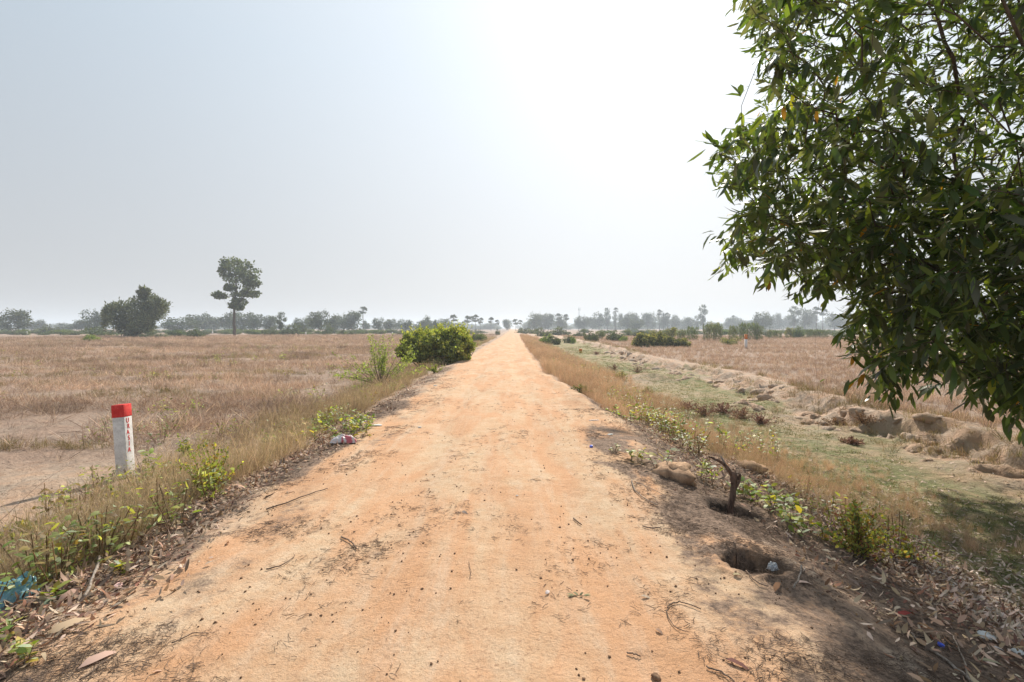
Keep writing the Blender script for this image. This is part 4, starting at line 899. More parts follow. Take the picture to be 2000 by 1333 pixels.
for i, (u, v, hh_, lb) in enumerate([(1340, 800, .25, 'dry brown twiggy plant at left end of brown row'), (1375, 812, .32, 'dry brown twiggy plant in middle of brown row'), (1410, 806, .26, 'dry brown twiggy plant with bare tips in brown row'), (1450, 818, .3, 'dry brown twiggy plant, taller one near row end'), (1485, 828, .24, 'dry brown twiggy plant at right end of brown row'),
        (1630, 828, .2, 'leafless brown weed on ditch bed under clay bank'), (1685, 838, .22, 'leafless brown weed clump beside the low clay bank'), (1245, 728, .4, 'grey dry scrub heap on the nearer dirt bar'), (1200, 722, .3, 'grey dry scrub on the left of the dirt bar'), (1665, 868, .12, 'dark dried clump lying on the ditch turf'), (1165, 693, .3, 'dark dry scrub behind the yellow stub')]):
    g_ = G(u, v); feathery(g_, hh_*1.05, 2.6, 34, lb, 60+i, BRN, .03, .15, .4, name='dry_weed', cat='dry plant', up=.7, per=26, m=M_dead)

# ---- broad-leaved plants: every leaf is a part
def one_leaf(name, cols, w_=.48, m=None):
    mb = MB(); leaves(mb, [(0, 0, 0)], [(1, 0, 0)], (0, 0, 1), 1.0, w_, cols, bend=.22, fold=.18, shape=(.28, .70, .9, .85)); return mb.mesh(name, m or M_green)
BL = [one_leaf('leaf', c) for c in [(.20, .27, .06), (.28, .33, .08), (.15, .21, .05), (.38, .37, .09), (.36, .42, .28), (.42, .34, .07)]]
SV = one_leaf('leaf', (.42, .47, .36))
def frame(d, up):
    d = Vector(d).normalized(); s_ = d.cross(Vector(up)); s_ = s_.normalized() if s_.length > 1e-4 else Vector((0, 1, 0)); n_ = s_.cross(d)
    return Matrix((d, -s_, n_)).transposed()   # x along, y side, z normal
def broad(loc, label, seed, stems=4, hgt=.3, per=7, Lf=.055, spread=.5, name='leafy_weed', cat='plant', group=None, wide=None):
    r = random.Random(seed); e = empty(name, loc, label, cat, group); ms = MB()
    for i in range(stems):
        az = r.uniform(0, 6.28); off = Vector((math.cos(az), math.sin(az), 0))*(wide or .05)*math.sqrt(r.random()); a2 = r.uniform(0, 6.28); t = abs(r.gauss(0, spread))
        d = Vector((math.cos(a2)*math.sin(t), math.sin(a2)*math.sin(t), math.cos(t))); h_ = hgt*r.uniform(.6, 1.15)
        x_, y_2 = loc[0]+off.x, loc[1]+off.y; dz = h1(x_, y_2)-loc[2]; off.z = dz
        pts = [off-Vector((0, 0, .02)), off+d*h_*.5, off+d*h_+Vector((0, 0, -.05*h_))]
        q = smoothline([tuple(p) for p in pts], 7); tube(ms, q, np.linspace(.004, .0015, 7), 4, cap=False)
        for j in range(per):
            s_ = .25+.75*(j+1)/per; qq = q[min(6, int(s_*6))]; az2 = j*2.4+r.uniform(-.4, .4); el = r.uniform(-.1, .9)
            dd = (math.cos(az2)*math.cos(el), math.sin(az2)*math.cos(el), math.sin(el))
            lf = link('leaf', r.choice(BL), e); L_ = Lf*r.uniform(.6, 1.3)
            lf.matrix_basis = Matrix.Translation(Vector(qq)) @ (frame(dd, (r.gauss(0, .4), r.gauss(0, .4), 1)).to_4x4()) @ Matrix.Scale(L_, 4)
    link('stem', ms.mesh('stem', M_twig), e); return e
bl = [(1215, 815, 'leafy green weed furthest up the right road edge', 5, .28, 7, .05, .25), (1265, 830, 'leafy weed with pale leaves behind the burnt patch', 5, .3, 7, .05, .3), (1195, 884, 'small two leaved sprout by the dark burnt soil', 3, .1, 3, .045, .06),
      (1245, 900, 'small sprouts left of the rounded earth lump', 4, .14, 4, .05, .15), (1290, 915, 'green leafed sprout leaning over the rounded earth lump', 3, .2, 4, .06, .1), (1335, 870, 'leafy weed with silvery leaves beside the broken stump', 5, .34, 8, .055, .25),
      (1400, 880, 'leafy weed just behind the broken stump', 6, .34, 8, .055, .3), (1450, 890, 'leafy weed with yellowing leaves right of the stump', 5, .36, 7, .055, .25), (1500, 900, 'leafy weed on the slope nearest the green ditch', 5, .4, 7, .05, .25),
      (1385, 945, 'leafy weed growing at the foot of the stump', 4, .22, 6, .055, .15), (1470, 985, 'broad leaved sprouts right of the burnt pit', 5, .22, 6, .06, .2), (1530, 1000, 'broad leaved yellow green weed amid brown litter', 5, .25, 7, .065, .2), (1575, 1040, 'round leaved weed left of the tangled bush', 5, .22, 6, .06, .18),
      (550, 868, 'leafy creeping weed at near end of left green patch', 6, .2, 8, .055, .3), (600, 858, 'leafy creeping weed left of the plastic wrapper', 7, .22, 8, .055, .35), (650, 850, 'leafy creeping weed above the plastic wrapper', 7, .24, 8, .055, .35), (690, 852, 'leafy creeping weed right of the plastic wrapper', 7, .24, 8, .055, .3), (715, 838, 'leafy creeping weed at far end of left green patch', 6, .24, 7, .055, .25),
      (288, 915, 'single leafy sprout right of the marker post', 3, .26, 6, .11, .06), (2, 1112, 'leafy sprout above the blue plastic bag', 2, .24, 5, .08, .05), (115, 1172, 'short two leaved sprout in litter by the bag', 2, .06, 3, .08, .03), (45, 1290, 'green sprout in litter at the bottom left corner', 3, .08, 4, .055, .08), (12, 1255, 'green leafed sprout at the left photo edge below bag', 3, .09, 4, .055, .06), (235, 1120, 'pale green sprout at the litter edge', 2, .08, 3, .06, .03)]
for i, (u, v, lb, st_, h_, per, Lf, wd) in enumerate(bl): broad(G(u, v), lb, 70+i, int(st_*(1.6 if Lf < .07 else 1)), h_*(1.5 if h_ > .3 else 1.15), per+2, Lf*(1.45 if .05 <= Lf < .07 and v < 1060 else 1), .5, wide=wd)

# ------------------------------------------------------------------ the big roadside tree
POLY = np.array([(1425, -420), (1435, 5), (1462, 55), (1478, 95), (1520, 125), (1500, 180), (1462, 235), (1412, 285), (1402, 345), (1430, 385), (1462, 430), (1412, 470), (1425, 520), (1490, 530), (1555, 548), (1580, 575), (1650, 575),
                 (1690, 610), (1665, 650), (1665, 690), (1700, 735), (1705, 770), (1745, 778), (1790, 745), (1850, 755), (1900, 770), (1945, 830), (1975, 850), (2020, 840), (2400, 700), (3200, 500), (3200, -3000), (1425, -3000)], float)
def inpoly(u, v, P_):
    c = np.zeros(len(u), bool); j = len(P_)-1
    for i in range(len(P_)):
        xi, yi = P_[i]; xj, yj = P_[j]
        with np.errstate(divide='ignore', invalid='ignore'):
            c ^= ((yi > v) != (yj > v)) & (u < (xj-xi)*(v-yi)/(yj-yi+1e-9)+xi)
        j = i
    return c
rt = np.random.default_rng(12)
TB0 = np.array([8.6, 7.5])
n = 160000
cc_ = np.array([7.6, 6.9, 4.7]); rd_ = np.array([6.3, 4.0, 4.7])
p_ = cc_+rt.uniform(-1, 1, (n, 3))*rd_
e3 = (np.abs((p_-cc_)/rd_)**2.6).sum(1)
u_ = 1000+1000*p_[:, 0]/p_[:, 1]; v_ = HZ-1000*(p_[:, 2]-CAMH)/p_[:, 1]
lob = (((p_-np.array([3.3, 5.7, 2.7]))/np.array([1.7, 1.0, 1.25]))**2).sum(1) < 1
keep = ((e3 < 1)|lob)&(p_[:, 2] > .8)&inpoly(u_, v_+22*rt.uniform(0, 1, n)*4/p_[:, 1]*3.5, POLY)
# shell-ish: leaves mostly in the outer crown, clumped
cl = fbm(p_[:, 0]*.9+p_[:, 2]*.7, p_[:, 1]*.9+p_[:, 2]*.5, 201, 2)*.5+noise(p_[:, 0]*1.5+p_[:, 1]*.4, p_[:, 2]*1.7-p_[:, 1]*.3, 203)*2.4*(p_[:, 0] < 5.0)
keep &= rt.uniform(0, 1, n) < np.where(lob, .45, np.clip(.25+e3*.75, 0, 1)*np.clip(.66+1.5*cl, .08, 1))
p_ = p_[keep]
p_ = p_[:5600]
x9 = np.array([3.3, 5.7, 2.7])+sphdir(2200, rt)*rt.uniform(0, 1, (2200, 1))**.33*np.array([1.7, 1.0, 1.25]); u9 = 1000+1000*x9[:, 0]/x9[:, 1]; v9 = HZ-1000*(x9[:, 2]-CAMH)/x9[:, 1]
x9 = x9[inpoly(u9, v9+20, POLY)][:230]; p_ = np.concatenate([p_, x9])
x9 = np.array([4.7, 5.1, 1.9])+sphdir(1500, rt)*rt.uniform(0, 1, (1500, 1))**.33*np.array([1.5, 1.0, 1.3]); u9 = 1000+1000*x9[:, 0]/x9[:, 1]; v9 = HZ-1000*(x9[:, 2]-CAMH)/x9[:, 1]
x9 = x9[inpoly(u9, v9+20, POLY)&(x9[:, 2] > .7)][:330]; p_ = np.concatenate([p_, x9])
trunk = smoothline([(TB0[0], TB0[1], h1(*TB0)-.2), (8.5, 7.45, .6), (8.25, 7.3, 1.8), (8.3, 7.2, 3.1), (8.2, 7.1, 4.6), (8.3, 7.2, 6.4), (8.1, 7.1, 8.2)], 22)
nodes = [tuple(t) for t in trunk]; par = [max(i-1, 0) for i in range(len(nodes))]; par[0] = -1; plen = [i*.35 for i in range(len(nodes))]
order = np.argsort(np.linalg.norm((p_-np.array([8.3, 7.2, 3.2]))*[1, 1, .8], axis=1))
NA = np.zeros((60000, 3)); NL = np.zeros(60000); NA[:len(nodes)] = nodes; NL[:len(nodes)] = plen; kN = len(nodes)
tips = []
for oi_ in order:
    q = p_[oi_]; dv = q-NA[2:kN]; dist_ = np.linalg.norm(dv, axis=1)
    cost = dist_+.22*NL[2:kN]+.25*np.maximum(0, -dv[:, 2])
    j = int(np.argmin(cost))+2; a = NA[j].copy(); l_ = np.linalg.norm(q-a); m_ = max(1, int(l_/.28))
    pr = j
    for s_ in range(1, m_+1):
        t = s_/m_; w_ = a+(q-a)*t+np.array([0, 0, .10*l_*math.sin(math.pi*t)])+(rt.normal(0, .025, 3) if s_ < m_ else 0)
        NA[kN] = w_; NL[kN] = NL[pr]+np.linalg.norm(w_-NA[pr]); par.append(pr); pr = kN; kN += 1
    tips.append(kN-1)
par = np.array(par[:kN]); wt = np.zeros(kN); wt[tips] += 1
for i in range(kN-1, 0, -1): wt[par[i]] += wt[i]
rad = np.minimum(.0026*np.maximum(wt, 1)**.44, .21)
for i in range(8): rad[i] = max(rad[i], .19-.006*i)
tree = empty('roadside_tree', (TB0[0], TB0[1], h1(*TB0)), 'big leafy tree with long drooping dark green leaves overhanging the ditch', 'tree')
org = np.array([TB0[0], TB0[1], h1(*TB0)])
kids = {}
for i in range(1, kN): kids.setdefault(int(par[i]), []).append(i)
tb_ = MB(); tt_ = MB(); stack = [0]; chains = []
done = set()
starts = [(0, kids.get(0, [None])[0])]
while starts:
    a, b = starts.pop()
    ch = [a, b]
    while True:
        k_ = kids.get(ch[-1])
        if not k_: break
        k_ = sorted(k_, key=lambda z_: -wt[z_])
        for o__ in k_[1:]: starts.append((ch[-1], o__))
        ch.append(k_[0])
    chains.append(ch)
for ch in chains:
    pts = NA[ch]-org; rr2 = rad[ch].copy(); rr2[0] = min(rad[ch[0]], rad[ch[1]]*1.1)
    if ch[0] == 0: tube(tt_, pts, np.maximum(rr2, .03)*(1+.3*np.exp(-np.arange(len(ch))/1.2)), 12, (1, 1, 1))
    else: tube(tb_, pts, rr2, 6 if rr2[0] > .02 else 3, cap=False)
link('trunk', tt_.mesh('trunk', M_bark), tree); link('branches', tb_.mesh('branches', M_bark), tree)
# leaves
TC = np.array([(.070, .115, .032), (.050, .085, .026), (.090, .135, .036), (.075, .10, .045), (.14, .18, .045), (.115, .125, .09)])
bs, ds, ls, cs, ups = [], [], [], [], []
for t in tips:
    q = NA[t]; a = NA[par[t]]; d0 = q-a; d0 = d0/(np.linalg.norm(d0)+1e-6)
    d0 = d0+np.array([0, 0, -.35]); d0 /= np.linalg.norm(d0)
    k_ = int(rt.integers(8, 14)); s_ = rt.uniform(-.16, .24, k_)
    b = q+d0*s_[:, None]+rt.normal(0, .012, (k_, 3))
    az = rt.uniform(0, 6.283, k_); side = np.stack([np.cos(az), np.sin(az), rt.normal(0, .35, k_)], -1)
    d = nrm(d0*.55+side*.8+np.array([0, 0, -.55])*rt.uniform(.2, 1.6, (k_, 1)))
    bs.append(b); ds.append(d); ls.append(rt.uniform(.12, .25, k_)*rt.uniform(.8, 1.15)); ups.append(sphdir(k_, rt)*.5+np.array([0, 0, 1.0])*rt.choice([-1, 1]))
    c = TC[rt.integers(0, len(TC), k_)]*rt.uniform(.7, 1.35, (k_, 1))
    y2 = rt.uniform(0, 1, k_); c = np.where((y2 < .006)[:, None], np.array([.42, .22, .03]), c); c = np.where(((y2 > .006) & (y2 < .018))[:, None], np.array([.30, .30, .04]), c)
    cs.append(c)
B_ = np.concatenate(bs); D_ = np.concatenate(ds); Ls_ = np.concatenate(ls); C_ = np.concatenate(cs); U_ = np.concatenate(ups)
mid = B_+D_*Ls_[:, None]*.5
uu = 1000+1000*mid[:, 0]/mid[:, 1]; vv = HZ-1000*(mid[:, 2]-CAMH)/mid[:, 1]
sz = Ls_/mid[:, 1]*((uu > 1380)&(uu < 1990)&(vv > 5)&(vv < 900)&(mid[:, 1] > .5))
# pieces of their own: the leaves that show largest, in front and at the crown's rim
big = np.argsort(-sz)[:300]
mask_ = np.ones(len(B_), bool); mask_[big] = False
mb = MB(); shp = (.28, .68, .85, .95)
leaves(mb, B_[mask_]-org, D_[mask_], U_[mask_], Ls_[mask_], Ls_[mask_]*rt.uniform(.19, .30, mask_.sum()), C_[mask_], bend=rt.uniform(0, .45, mask_.sum()), fold=.18, shape=shp)
o_ = link('foliage', mb.mesh('foliage', M_tree), tree); o_['kind'] = 'stuff'
TLM = []
for i in range(10):
    mb = MB(); c = TC[i % 6] if i < 8 else [(.42, .22, .03), (.30, .30, .04)][i-8]
    leaves(mb, [(0, 0, 0)], [(1, 0, 0)], (0, 0, 1), 1.0, .24, c, bend=[.05, .2, .35, .12, .28, .4, .1, .3, .2, .1][i], fold=.18, shape=shp); TLM.append(mb.mesh('leaf', M_tree))
for i in big:
    lf = link('leaf', TLM[8 if C_[i][0] > .35 else 9 if C_[i][0] > .25 else int(rt.integers(0, 8))], tree)
    lf.matrix_basis = Matrix.Translation(Vector(B_[i]-org)) @ frame(tuple(D_[i]), tuple(U_[i])).to_4x4() @ Matrix.Scale(float(Ls_[i]), 4)
print('tree: tips', len(tips), 'leaves', len(B_), 'nodes', kN)
# thin hanging vine thread with single leaves
x0, y0 = (1597-1000)/1000*6.2, 6.2
vn = empty('hanging_vine', (x0, y0, h1(x0, y0)), 'thin hanging vine thread with one small leaf in front of the field', 'vine')
zt = CAMH+(HZ-590)/1000*6.2-h1(x0, y0); mb = MB()
q = smoothline([(0, 0, 0), (.02, .02, .3), (-.01, 0, .7), (.015, 0, 1.2), (-.03, 0, 1.9), (.0, 0, 2.4), (.05, .05, zt), (.12, .1, zt+.5)], 30)
tube(mb, q, .0012, 4, cap=False); link('stem', mb.mesh('stem', M_twig), vn)
lf = link('leaf', TLM[2], vn); lf.matrix_basis = Matrix.Translation((0.02, 0, 1.55)) @ frame((.55, 0, .5), (0, 1, .3)).to_4x4() @ Matrix.Scale(.07, 4)

# ------------------------------------------------------------------ broken stump
g_ = G(1424, 995); g_ = (g_[0]+.02, g_[1], g_[2])
D5 = g_[1]; kp = D5/1000
def pp2(u, v, o=0): return ((u-1424)*kp, o, (995-v)*kp)
st_ = empty('broken_stump', (g_[0], g_[1], g_[2]-.03), 'broken dark brown sapling stump with forked bare branch by burnt pit', 'stump')
mb = MB(); q = smoothline([pp2(1424, 1000), pp2(1423, 970), pp2(1428, 940), pp2(1430, 912), pp2(1427, 900)], 16)
r = np.linspace(.030, .026, 16)*1.0; r[:3] *= [1.25, 1.15, 1.05]; r[-5:] *= [1.05, 1.15, 1.25, 1.2, .9]; tube(mb, jig(q, .003, 2), r, 12)
link('stem', mb.mesh('stem', M_stump), st_)
mb = MB(); q = smoothline([pp2(1427, 922, -.01), pp2(1424, 905, -.01), pp2(1412, 888, -.02), pp2(1395, 875, -.03), pp2(1377, 868, -.04)], 16); tube(mb, jig(q, .002, 3), np.linspace(.023, .009, 16), 9)
link('branch', mb.mesh('branch', M_stump), st_)
mb = MB(); q = smoothline([pp2(1420, 900, .02), pp2(1412, 882, .03), pp2(1407, 871, .04)], 8); tube(mb, q, np.linspace(.016, .008, 8), 7); link('branch', mb.mesh('branch', M_stick), st_)
mb = MB(); q = smoothline([pp2(1430, 935, 0), pp2(1437, 922, 0), pp2(1442, 912, .0), pp2(1441, 903, 0)], 8); tube(mb, jig(q, .003, 5), np.linspace(.018, .009, 8), 8)
for i in range(7):
    a = i*.9; tube(mb, [pp2(1432+i, 915, .01*math.sin(a)), pp2(1431+i*1.7, 900-(i % 3)*3, .02*math.sin(a))], [.006, .001], 4)
link('splintered_fork', mb.mesh('splintered_fork', M_stump), st_)

# ------------------------------------------------------------------ earth lumps
def lump(name, loc, sx, sy, sz_, seed, label, cat, m, group=None, rot=0, sub=3):
    import bmesh
    bm = bmesh.new(); bmesh.ops.create_icosphere(bm, subdivisions=sub, radius=1)
    v = np.array([w_.co[:] for w_ in bm.verts])
    f1 = fbm(v[:, 0]*1.3+v[:, 2]*.9+seed, v[:, 1]*1.3+v[:, 2]*.6, seed, 3); f2 = fbm(v[:, 0]*4+v[:, 2]*3, v[:, 1]*4-v[:, 2]*2, seed+5, 4)
    v = v*(1+.6*f1+.42*f2)[:, None]*np.array([sx, sy, sz_])
    F = [tuple(w_.index for w_ in f.verts) for f in bm.faces]; bm.free()
    mb = MB(); mb.add(v, F); me = mb.mesh(name, m)
    if m is M_ground: a = me.color_attributes.new('mask', 'FLOAT_COLOR', 'POINT'); a.data.foreach_set('color', np.tile([0, 0, 0, .12], len(v)).astype(np.float32))
    o = link(name, me, None, loc); o.rotation_euler.z = rot
    return tag(o, label, cat, group)
g_ = G(1322, 935); lump('earth_mound', (g_[0], g_[1]+.12, g_[2]+.02), .20, .26, .13, 3, 'rounded orange earth lump on the right shoulder left of the stump', 'earth lump', M_dirtlump, rot=.5)
g_ = G(1462, 925); lump('earth_mound', (g_[0]+.12, g_[1]+.25, g_[2]-.02), .17, .2, .10, 9, 'second earth lump, half hidden by weeds behind the stump', 'earth lump', M_dirtlump, rot=-.3)
g_ = G(1282, 1326); lump('stone', (g_[0], g_[1], g_[2]+.008), .022, .02, .016, 31, 'small round brown stone at the bottom photo edge', 'stone', M_crumb, sub=2)
g_ = G(1500, 1030); lump('earth_clod', (g_[0]-.35, g_[1]-.1, g_[2]+.0), .10, .07, .05, 17, 'flat tan earth clod on dark soil before the burnt pit', 'earth lump', M_dirtlump, sub=2)
rl = np.random.default_rng(77); yy = 7.2; i = 0
while yy < 60 and i < 175:
    yy += rl.uniform(.05, .2)*(1+yy*.04); 
    er_ = .75*fbm(np.array([8.])*.12, np.array([yy])*.5, 11, 2)[0]
    xx = BK(yy)+rl.normal(-.15, .28)
    # step on the true bank: where the ground rises through -.7
    xs_ = np.linspace(6.5, 13.5, 80); zz = H(xs_, np.full(80, yy), False); c_ = np.where((zz > -.78) & (xs_ > BK(yy)-1.8))[0]
    if len(c_): xx = xs_[c_[0]]+rl.normal(.08, .26)
    s_ = rl.uniform(.06, .23)*(1+.012*yy); z = h1(xx, yy)-.32*s_
    sec = ['nearest', 'near', 'middle', 'far', 'farthest'][min(4, i//36)]
    lbl_ = 'weathered clay lump, %s along the %s stretch of the ditch bank' % (ORD[i % 36], sec)
    lump('clay_lump', (xx, yy, z-.02), s_*rl.uniform(.9, 1.5), s_*rl.uniform(.7, 1.1), s_*rl.uniform(.5, .85), 100+i, lbl_, 'clay lump', M_ground, 'clay lumps along the ditch bank', rl.uniform(0, 3), sub=2 if yy > 22 else 3)
    i += 1

# ------------------------------------------------------------------ rubbish
def plastic(name, c, a=.25, rough=.25, spec=.6):
    m, nt, p = mat(name, rough, spec); L = nt.links
    p.inputs['Base Color'].default_value = (*c, 1)
    t = N(nt, 'ShaderNodeTexCoord'); n_ = N(nt, 'ShaderNodeTexNoise'); n_.inputs['Scale'].default_value = 22; n_.inputs['Detail'].default_value = 5; L.new(t.outputs['Object'], n_.inputs['Vector'])
    b = N(nt, 'ShaderNodeBump'); b.inputs['Strength'].default_value = .6; b.inputs['Distance'].default_value = .02; L.new(n_.outputs['Fac'], b.inputs['Height']); L.new(b.outputs[0], p.inputs['Normal'])
    tr = N(nt, 'ShaderNodeBsdfTranslucent'); tr.inputs['Color'].default_value = (*c, 1); tp = N(nt, 'ShaderNodeBsdfTransparent')
    m1 = N(nt, 'ShaderNodeMixShader'); m1.inputs[0].default_value = .4; m2 = N(nt, 'ShaderNodeMixShader'); m2.inputs[0].default_value = a
    L.new(p.outputs[0], m1.inputs[1]); L.new(tr.outputs[0], m1.inputs[2]); L.new(m1.outputs[0], m2.inputs[1]); L.new(tp.outputs[0], m2.inputs[2]); L.new(m2.outputs[0], nt.nodes['Material Output'].inputs['Surface'])
    return m
def crumple(name, loc, sx, sy, sz_, seed, label, cat, m, rot=0, res=26, amp=.5, cols=None):
    g = np.linspace(-1, 1, res); A, B = np.meshgrid(g, g); a, b = A.ravel(), B.ravel()
    rr3 = np.sqrt(np.clip(a*a+b*b, 0, 2))
    hgt = np.clip(1-(np.abs(a)**2.4+np.abs(b)**2.4), 0, 1)**.5
    w1 = np.abs(noise(a*2.2+seed, b*2.2, seed))*1.1+np.abs(noise(a*5+seed, b*4.5+a*2, seed+3))*.55
    e_ = 1+.18*noise(a*1.5, b*1.5, seed+9)
    v = np.stack([a*sx*e_*(1-.18*b*b), b*sy*e_*(1-.18*a*a), sz_*(hgt*(.55+amp*w1))+.004], -1)
    q = (np.arange(res-1)[:, None]*res+np.arange(res-1)[None]).ravel(); F = np.stack([q, q+1, q+res+1, q+res], -1)
    mb = MB(); mb.addarr(v, F, np.ones((len(v), 3)) if cols is None else cols(a, b)); o = link(name, mb.mesh(name, m), None, loc); o.rotation_euler.z = rot
    sol = o.modifiers.new('thick', 'SOLIDIFY'); sol.thickness = .0012
    return tag(o, label, cat)
M_blue = plastic('blue_plastic', (.28, .58, .68), .5)
g_ = G(12, 1185); o_ = crumple('plastic_bag', (g_[0]-.04, g_[1]+.03, g_[2]), 0.20, .17, .19, 4, 'crumpled translucent light blue plastic bag in the dead leaves', 'plastic bag', M_blue, .3, 40, .7)
M_wrap, nt, p = mat('wrapper_film', .3, .6); at = N(nt, 'ShaderNodeAttribute', attribute_name='col'); nt.links.new(at.outputs['Color'], p.inputs['Base Color'])
g_ = G(670, 866)
def wc(a, b):
    r_ = (a > -.1)&(np.sin(a*9+b*4) > -.55); c = np.where(r_[:, None], np.array([.50, .10, .12]), np.array([.62, .56, .55])); return np.where((np.abs(b-.1*a) < .12)[:, None]&(a > -.1)[:, None], np.array([.68, .55, .53]), c)
crumple('food_wrapper', (g_[0], g_[1]+.02, g_[2]+.01), .18, .085, .10, 8, 'crumpled red and clear plastic food wrapper below leafy weeds', 'wrapper', M_wrap, .1, 30, .8, wc)
M_paper = concrete('white_litter', (.55, .55, .52), (.72, .72, .70), .1); M_capb, _, p = mat('blue_cap_plastic', .35, .5); p.inputs['Base Color'].default_value = (.03, .08, .55, 1)
for i, (u, v, sx, sy, sz_, lb, ro) in enumerate([(1925, 1245, .055, .035, .035, 'folded greyish white paper scrap in the shade at right', -.3), (820, 836, .03, .02, .015, 'small white scrap on the left part of the road', .2), (1192, 858-8, .05, .025, .012, 'torn white film scrap by dark soil at the road edge', .4), (1010, 970, .012, .009, .006, 'tiny white scrap in the middle of the road', 0),
        (1160, 822, .09, .02, .008, 'thin pale torn plastic strip on litter at the road edge', .1), (735, 832, .09, .05, .02, 'dirty clear plastic sheet at end of left green patch', .2), (1855, 1143, .035, .02, .012, 'bluish white scrap in the ditch side leaves', -.4), (1988, 1275, .03, .03, .02, 'crumpled bluish film scrap at the right photo edge', 0), (850, 754, .05, .03, .02, 'white litter scrap on soil left of the road', 0)]):
    g_ = G(u, v); crumple('litter_scrap', (g_[0], g_[1], g_[2]+.004), sx, sy, sz_, 30+i, lb, 'litter', M_paper, ro, 12)
def cap(loc, r_, h_, label, tilt=(0, 0, 0)):
    mb = MB(); k = 20; th = np.arange(k)/k*6.283; o = 0
    ring = [(r_, 0), (r_, h_*.85), (r_*.92, h_), (r_*.5, h_)]
    V_ = np.concatenate([np.stack([np.cos(th)*q[0]*(1+.03*(np.arange(k) % 2)*(j < 2)), np.sin(th)*q[0]*(1+.03*(np.arange(k) % 2)*(j < 2)), np.full(k, q[1])], -1) for j, q in enumerate(ring)])
    F = [(j*k+i, j*k+(i+1) % k, (j+1)*k+(i+1) % k, (j+1)*k+i) for j in range(3) for i in range(k)]+[tuple(range(3*k, 4*k))]
    mb.add(V_, F); o = link('bottle_cap', mb.mesh('bottle_cap', M_capb), None, loc); o.rotation_euler = tilt; return tag(o, label, 'bottle cap')
g_ = G(1837, 1263); cap((g_[0], g_[1], g_[2]+.004), .017, .014, 'dark blue plastic bottle cap in the shade near grey sticks', (.2, .25, .4))
g_ = G(1155, 874); cap((g_[0], g_[1], g_[2]+.004), .022, .02, 'bright blue bottle cap on the right part of the road', (.3, -.2, 0))
M_glass, nt, p = mat('glass_shard', .08, .6); p.inputs['Base Color'].default_value = (.55, .58, .62, 1); p.inputs['Transmission Weight'].default_value = .7
g_ = G(1512, 1128); crumple('plastic_cup', (g_[0], g_[1]+.02, g_[2]+.04), .035, .028, .045, 55, 'clear crushed plastic cup shard at the mouth of the burrow', 'cup', M_glass, .4, 12, 1)
# olive leaf sprig on the road
g_ = G(1133, 1167); e = empty('leaf_sprig', g_, 'wilted grey green leaf sprig lying on the road', 'leaf sprig')
mb = MB(); tube(mb, [(-.05, 0, .006), (0, .004, .01), (.04, 0, .006)], .0015, 4); link('stem', mb.mesh('stem', M_twig), e)
WL = one_leaf('leaf', (.20, .20, .11), .4, M_dead)
for a, o__, L_ in ((.2, .02, .045), (2.9, -.03, .05), (1.0, 0, .04), (2.2, -.01, .045), (-.4, .03, .035), (3.6, -.04, .04)):
    lf = link('leaf', WL, e); lf.matrix_basis = Matrix.Translation((o__, 0, .008)) @ frame((math.cos(a), math.sin(a), .35), (0, 0, 1)).to_4x4() @ Matrix.Scale(L_, 4)

# ------------------------------------------------------------------ single sticks and leaves
def stick(pix, r0, r1, label, m=M_twig, lift=.006, group=None, cat='stick', jit=.002, name='stick'):
    q = np.array([G(u, v) for u, v in pix]); q = smoothline(q, max(6, len(q)*4)); q[:, 2] = H(q[:, 0], q[:, 1])+lift+r0; o0 = q[0].copy()
    mb = MB(); tube(mb, jig(q-o0, jit, len(label)), np.linspace(r0, r1, len(q)), 6); o = link(name, mb.mesh(name, m), None, tuple(o0)); return tag(o, label, cat, group)
stick([(1780, 1240), (1800, 1262), (1840, 1288), (1893, 1330), (1930, 1370)], .006, .009, 'long bleached grey stick slanting out of the bottom right', M_stick)
stick([(1862, 1245), (1878, 1280), (1893, 1330), (1898, 1360)], .003, .006, 'thinner bleached stick meeting the long grey stick', M_stick)
stick([(195, 1098), (186, 1130), (176, 1155), (165, 1178)], .011, .008, 'thick pale dry stalk lying in the left leaf litter', M_stick, .03)
stick([(520, 998), (560, 985), (600, 970), (640, 957)], .007, .004, 'long straight brown stick on the left of the road')
stick([(520, 1115), (555, 1105), (577, 1087)], .005, .002, 'bent brown twig left of the debris patch')
stick([(667, 1051), (685, 1062), (697, 1075)], .006, .004, 'short thick twig lying on the dark debris patch')
stick([(1303, 1190), (1310, 1183), (1332, 1180), (1370, 1194)], .0035, .003, 'thin curved hoop twig on the right of the road')
stick([(1301, 1195), (1308, 1214), (1325, 1232), (1345, 1238)], .003, .002, 'lower half of a thin hooped twig on the road', jit=.001)
stick([(1234, 940), (1240, 960), (1262, 978), (1285, 990)], .006, .003, 'pale curved twig on dark soil at the right edge', M_stick)
stick([(1243, 945), (1270, 955), (1300, 972)], .004, .002, 'thin pale twig beside the curved twig on dark soil', M_stick)
stick([(915, 1100), (919, 1118), (918, 1133)], .002, .0015, 'fine upright twig line in the middle of the road')
stick([(1550, 1160), (1562, 1135), (1572, 1118)], .006, .004, 'pale twig propped right of the burrow', M_stick, .03)
stick([(1432, 1090), (1445, 1115), (1470, 1135), (1500, 1150)], .005, .003, 'brown grass stem lying along the burrow rim', M_twig, .01)
stick([(155, 1333), (200, 1300), (235, 1275)], .004, .003, 'thin dark twig at the bottom left of the road')
stick([(335, 1260), (380, 1240), (410, 1240)], .003, .002, 'thin dark twig on the lower left road surface')
stick([(1225, 1278), (1240, 1283), (1251, 1285)], .004, .003, 'short dark twig on the lower right road surface')
stick([(1380, 1305), (1420, 1325), (1450, 1350)], .004, .003, 'dark twig crossing the shade edge at the bottom')
stick([(1255, 1030), (1270, 1034), (1290, 1034)], .005, .004, 'short brown twig at the foot of the dark soil slope')
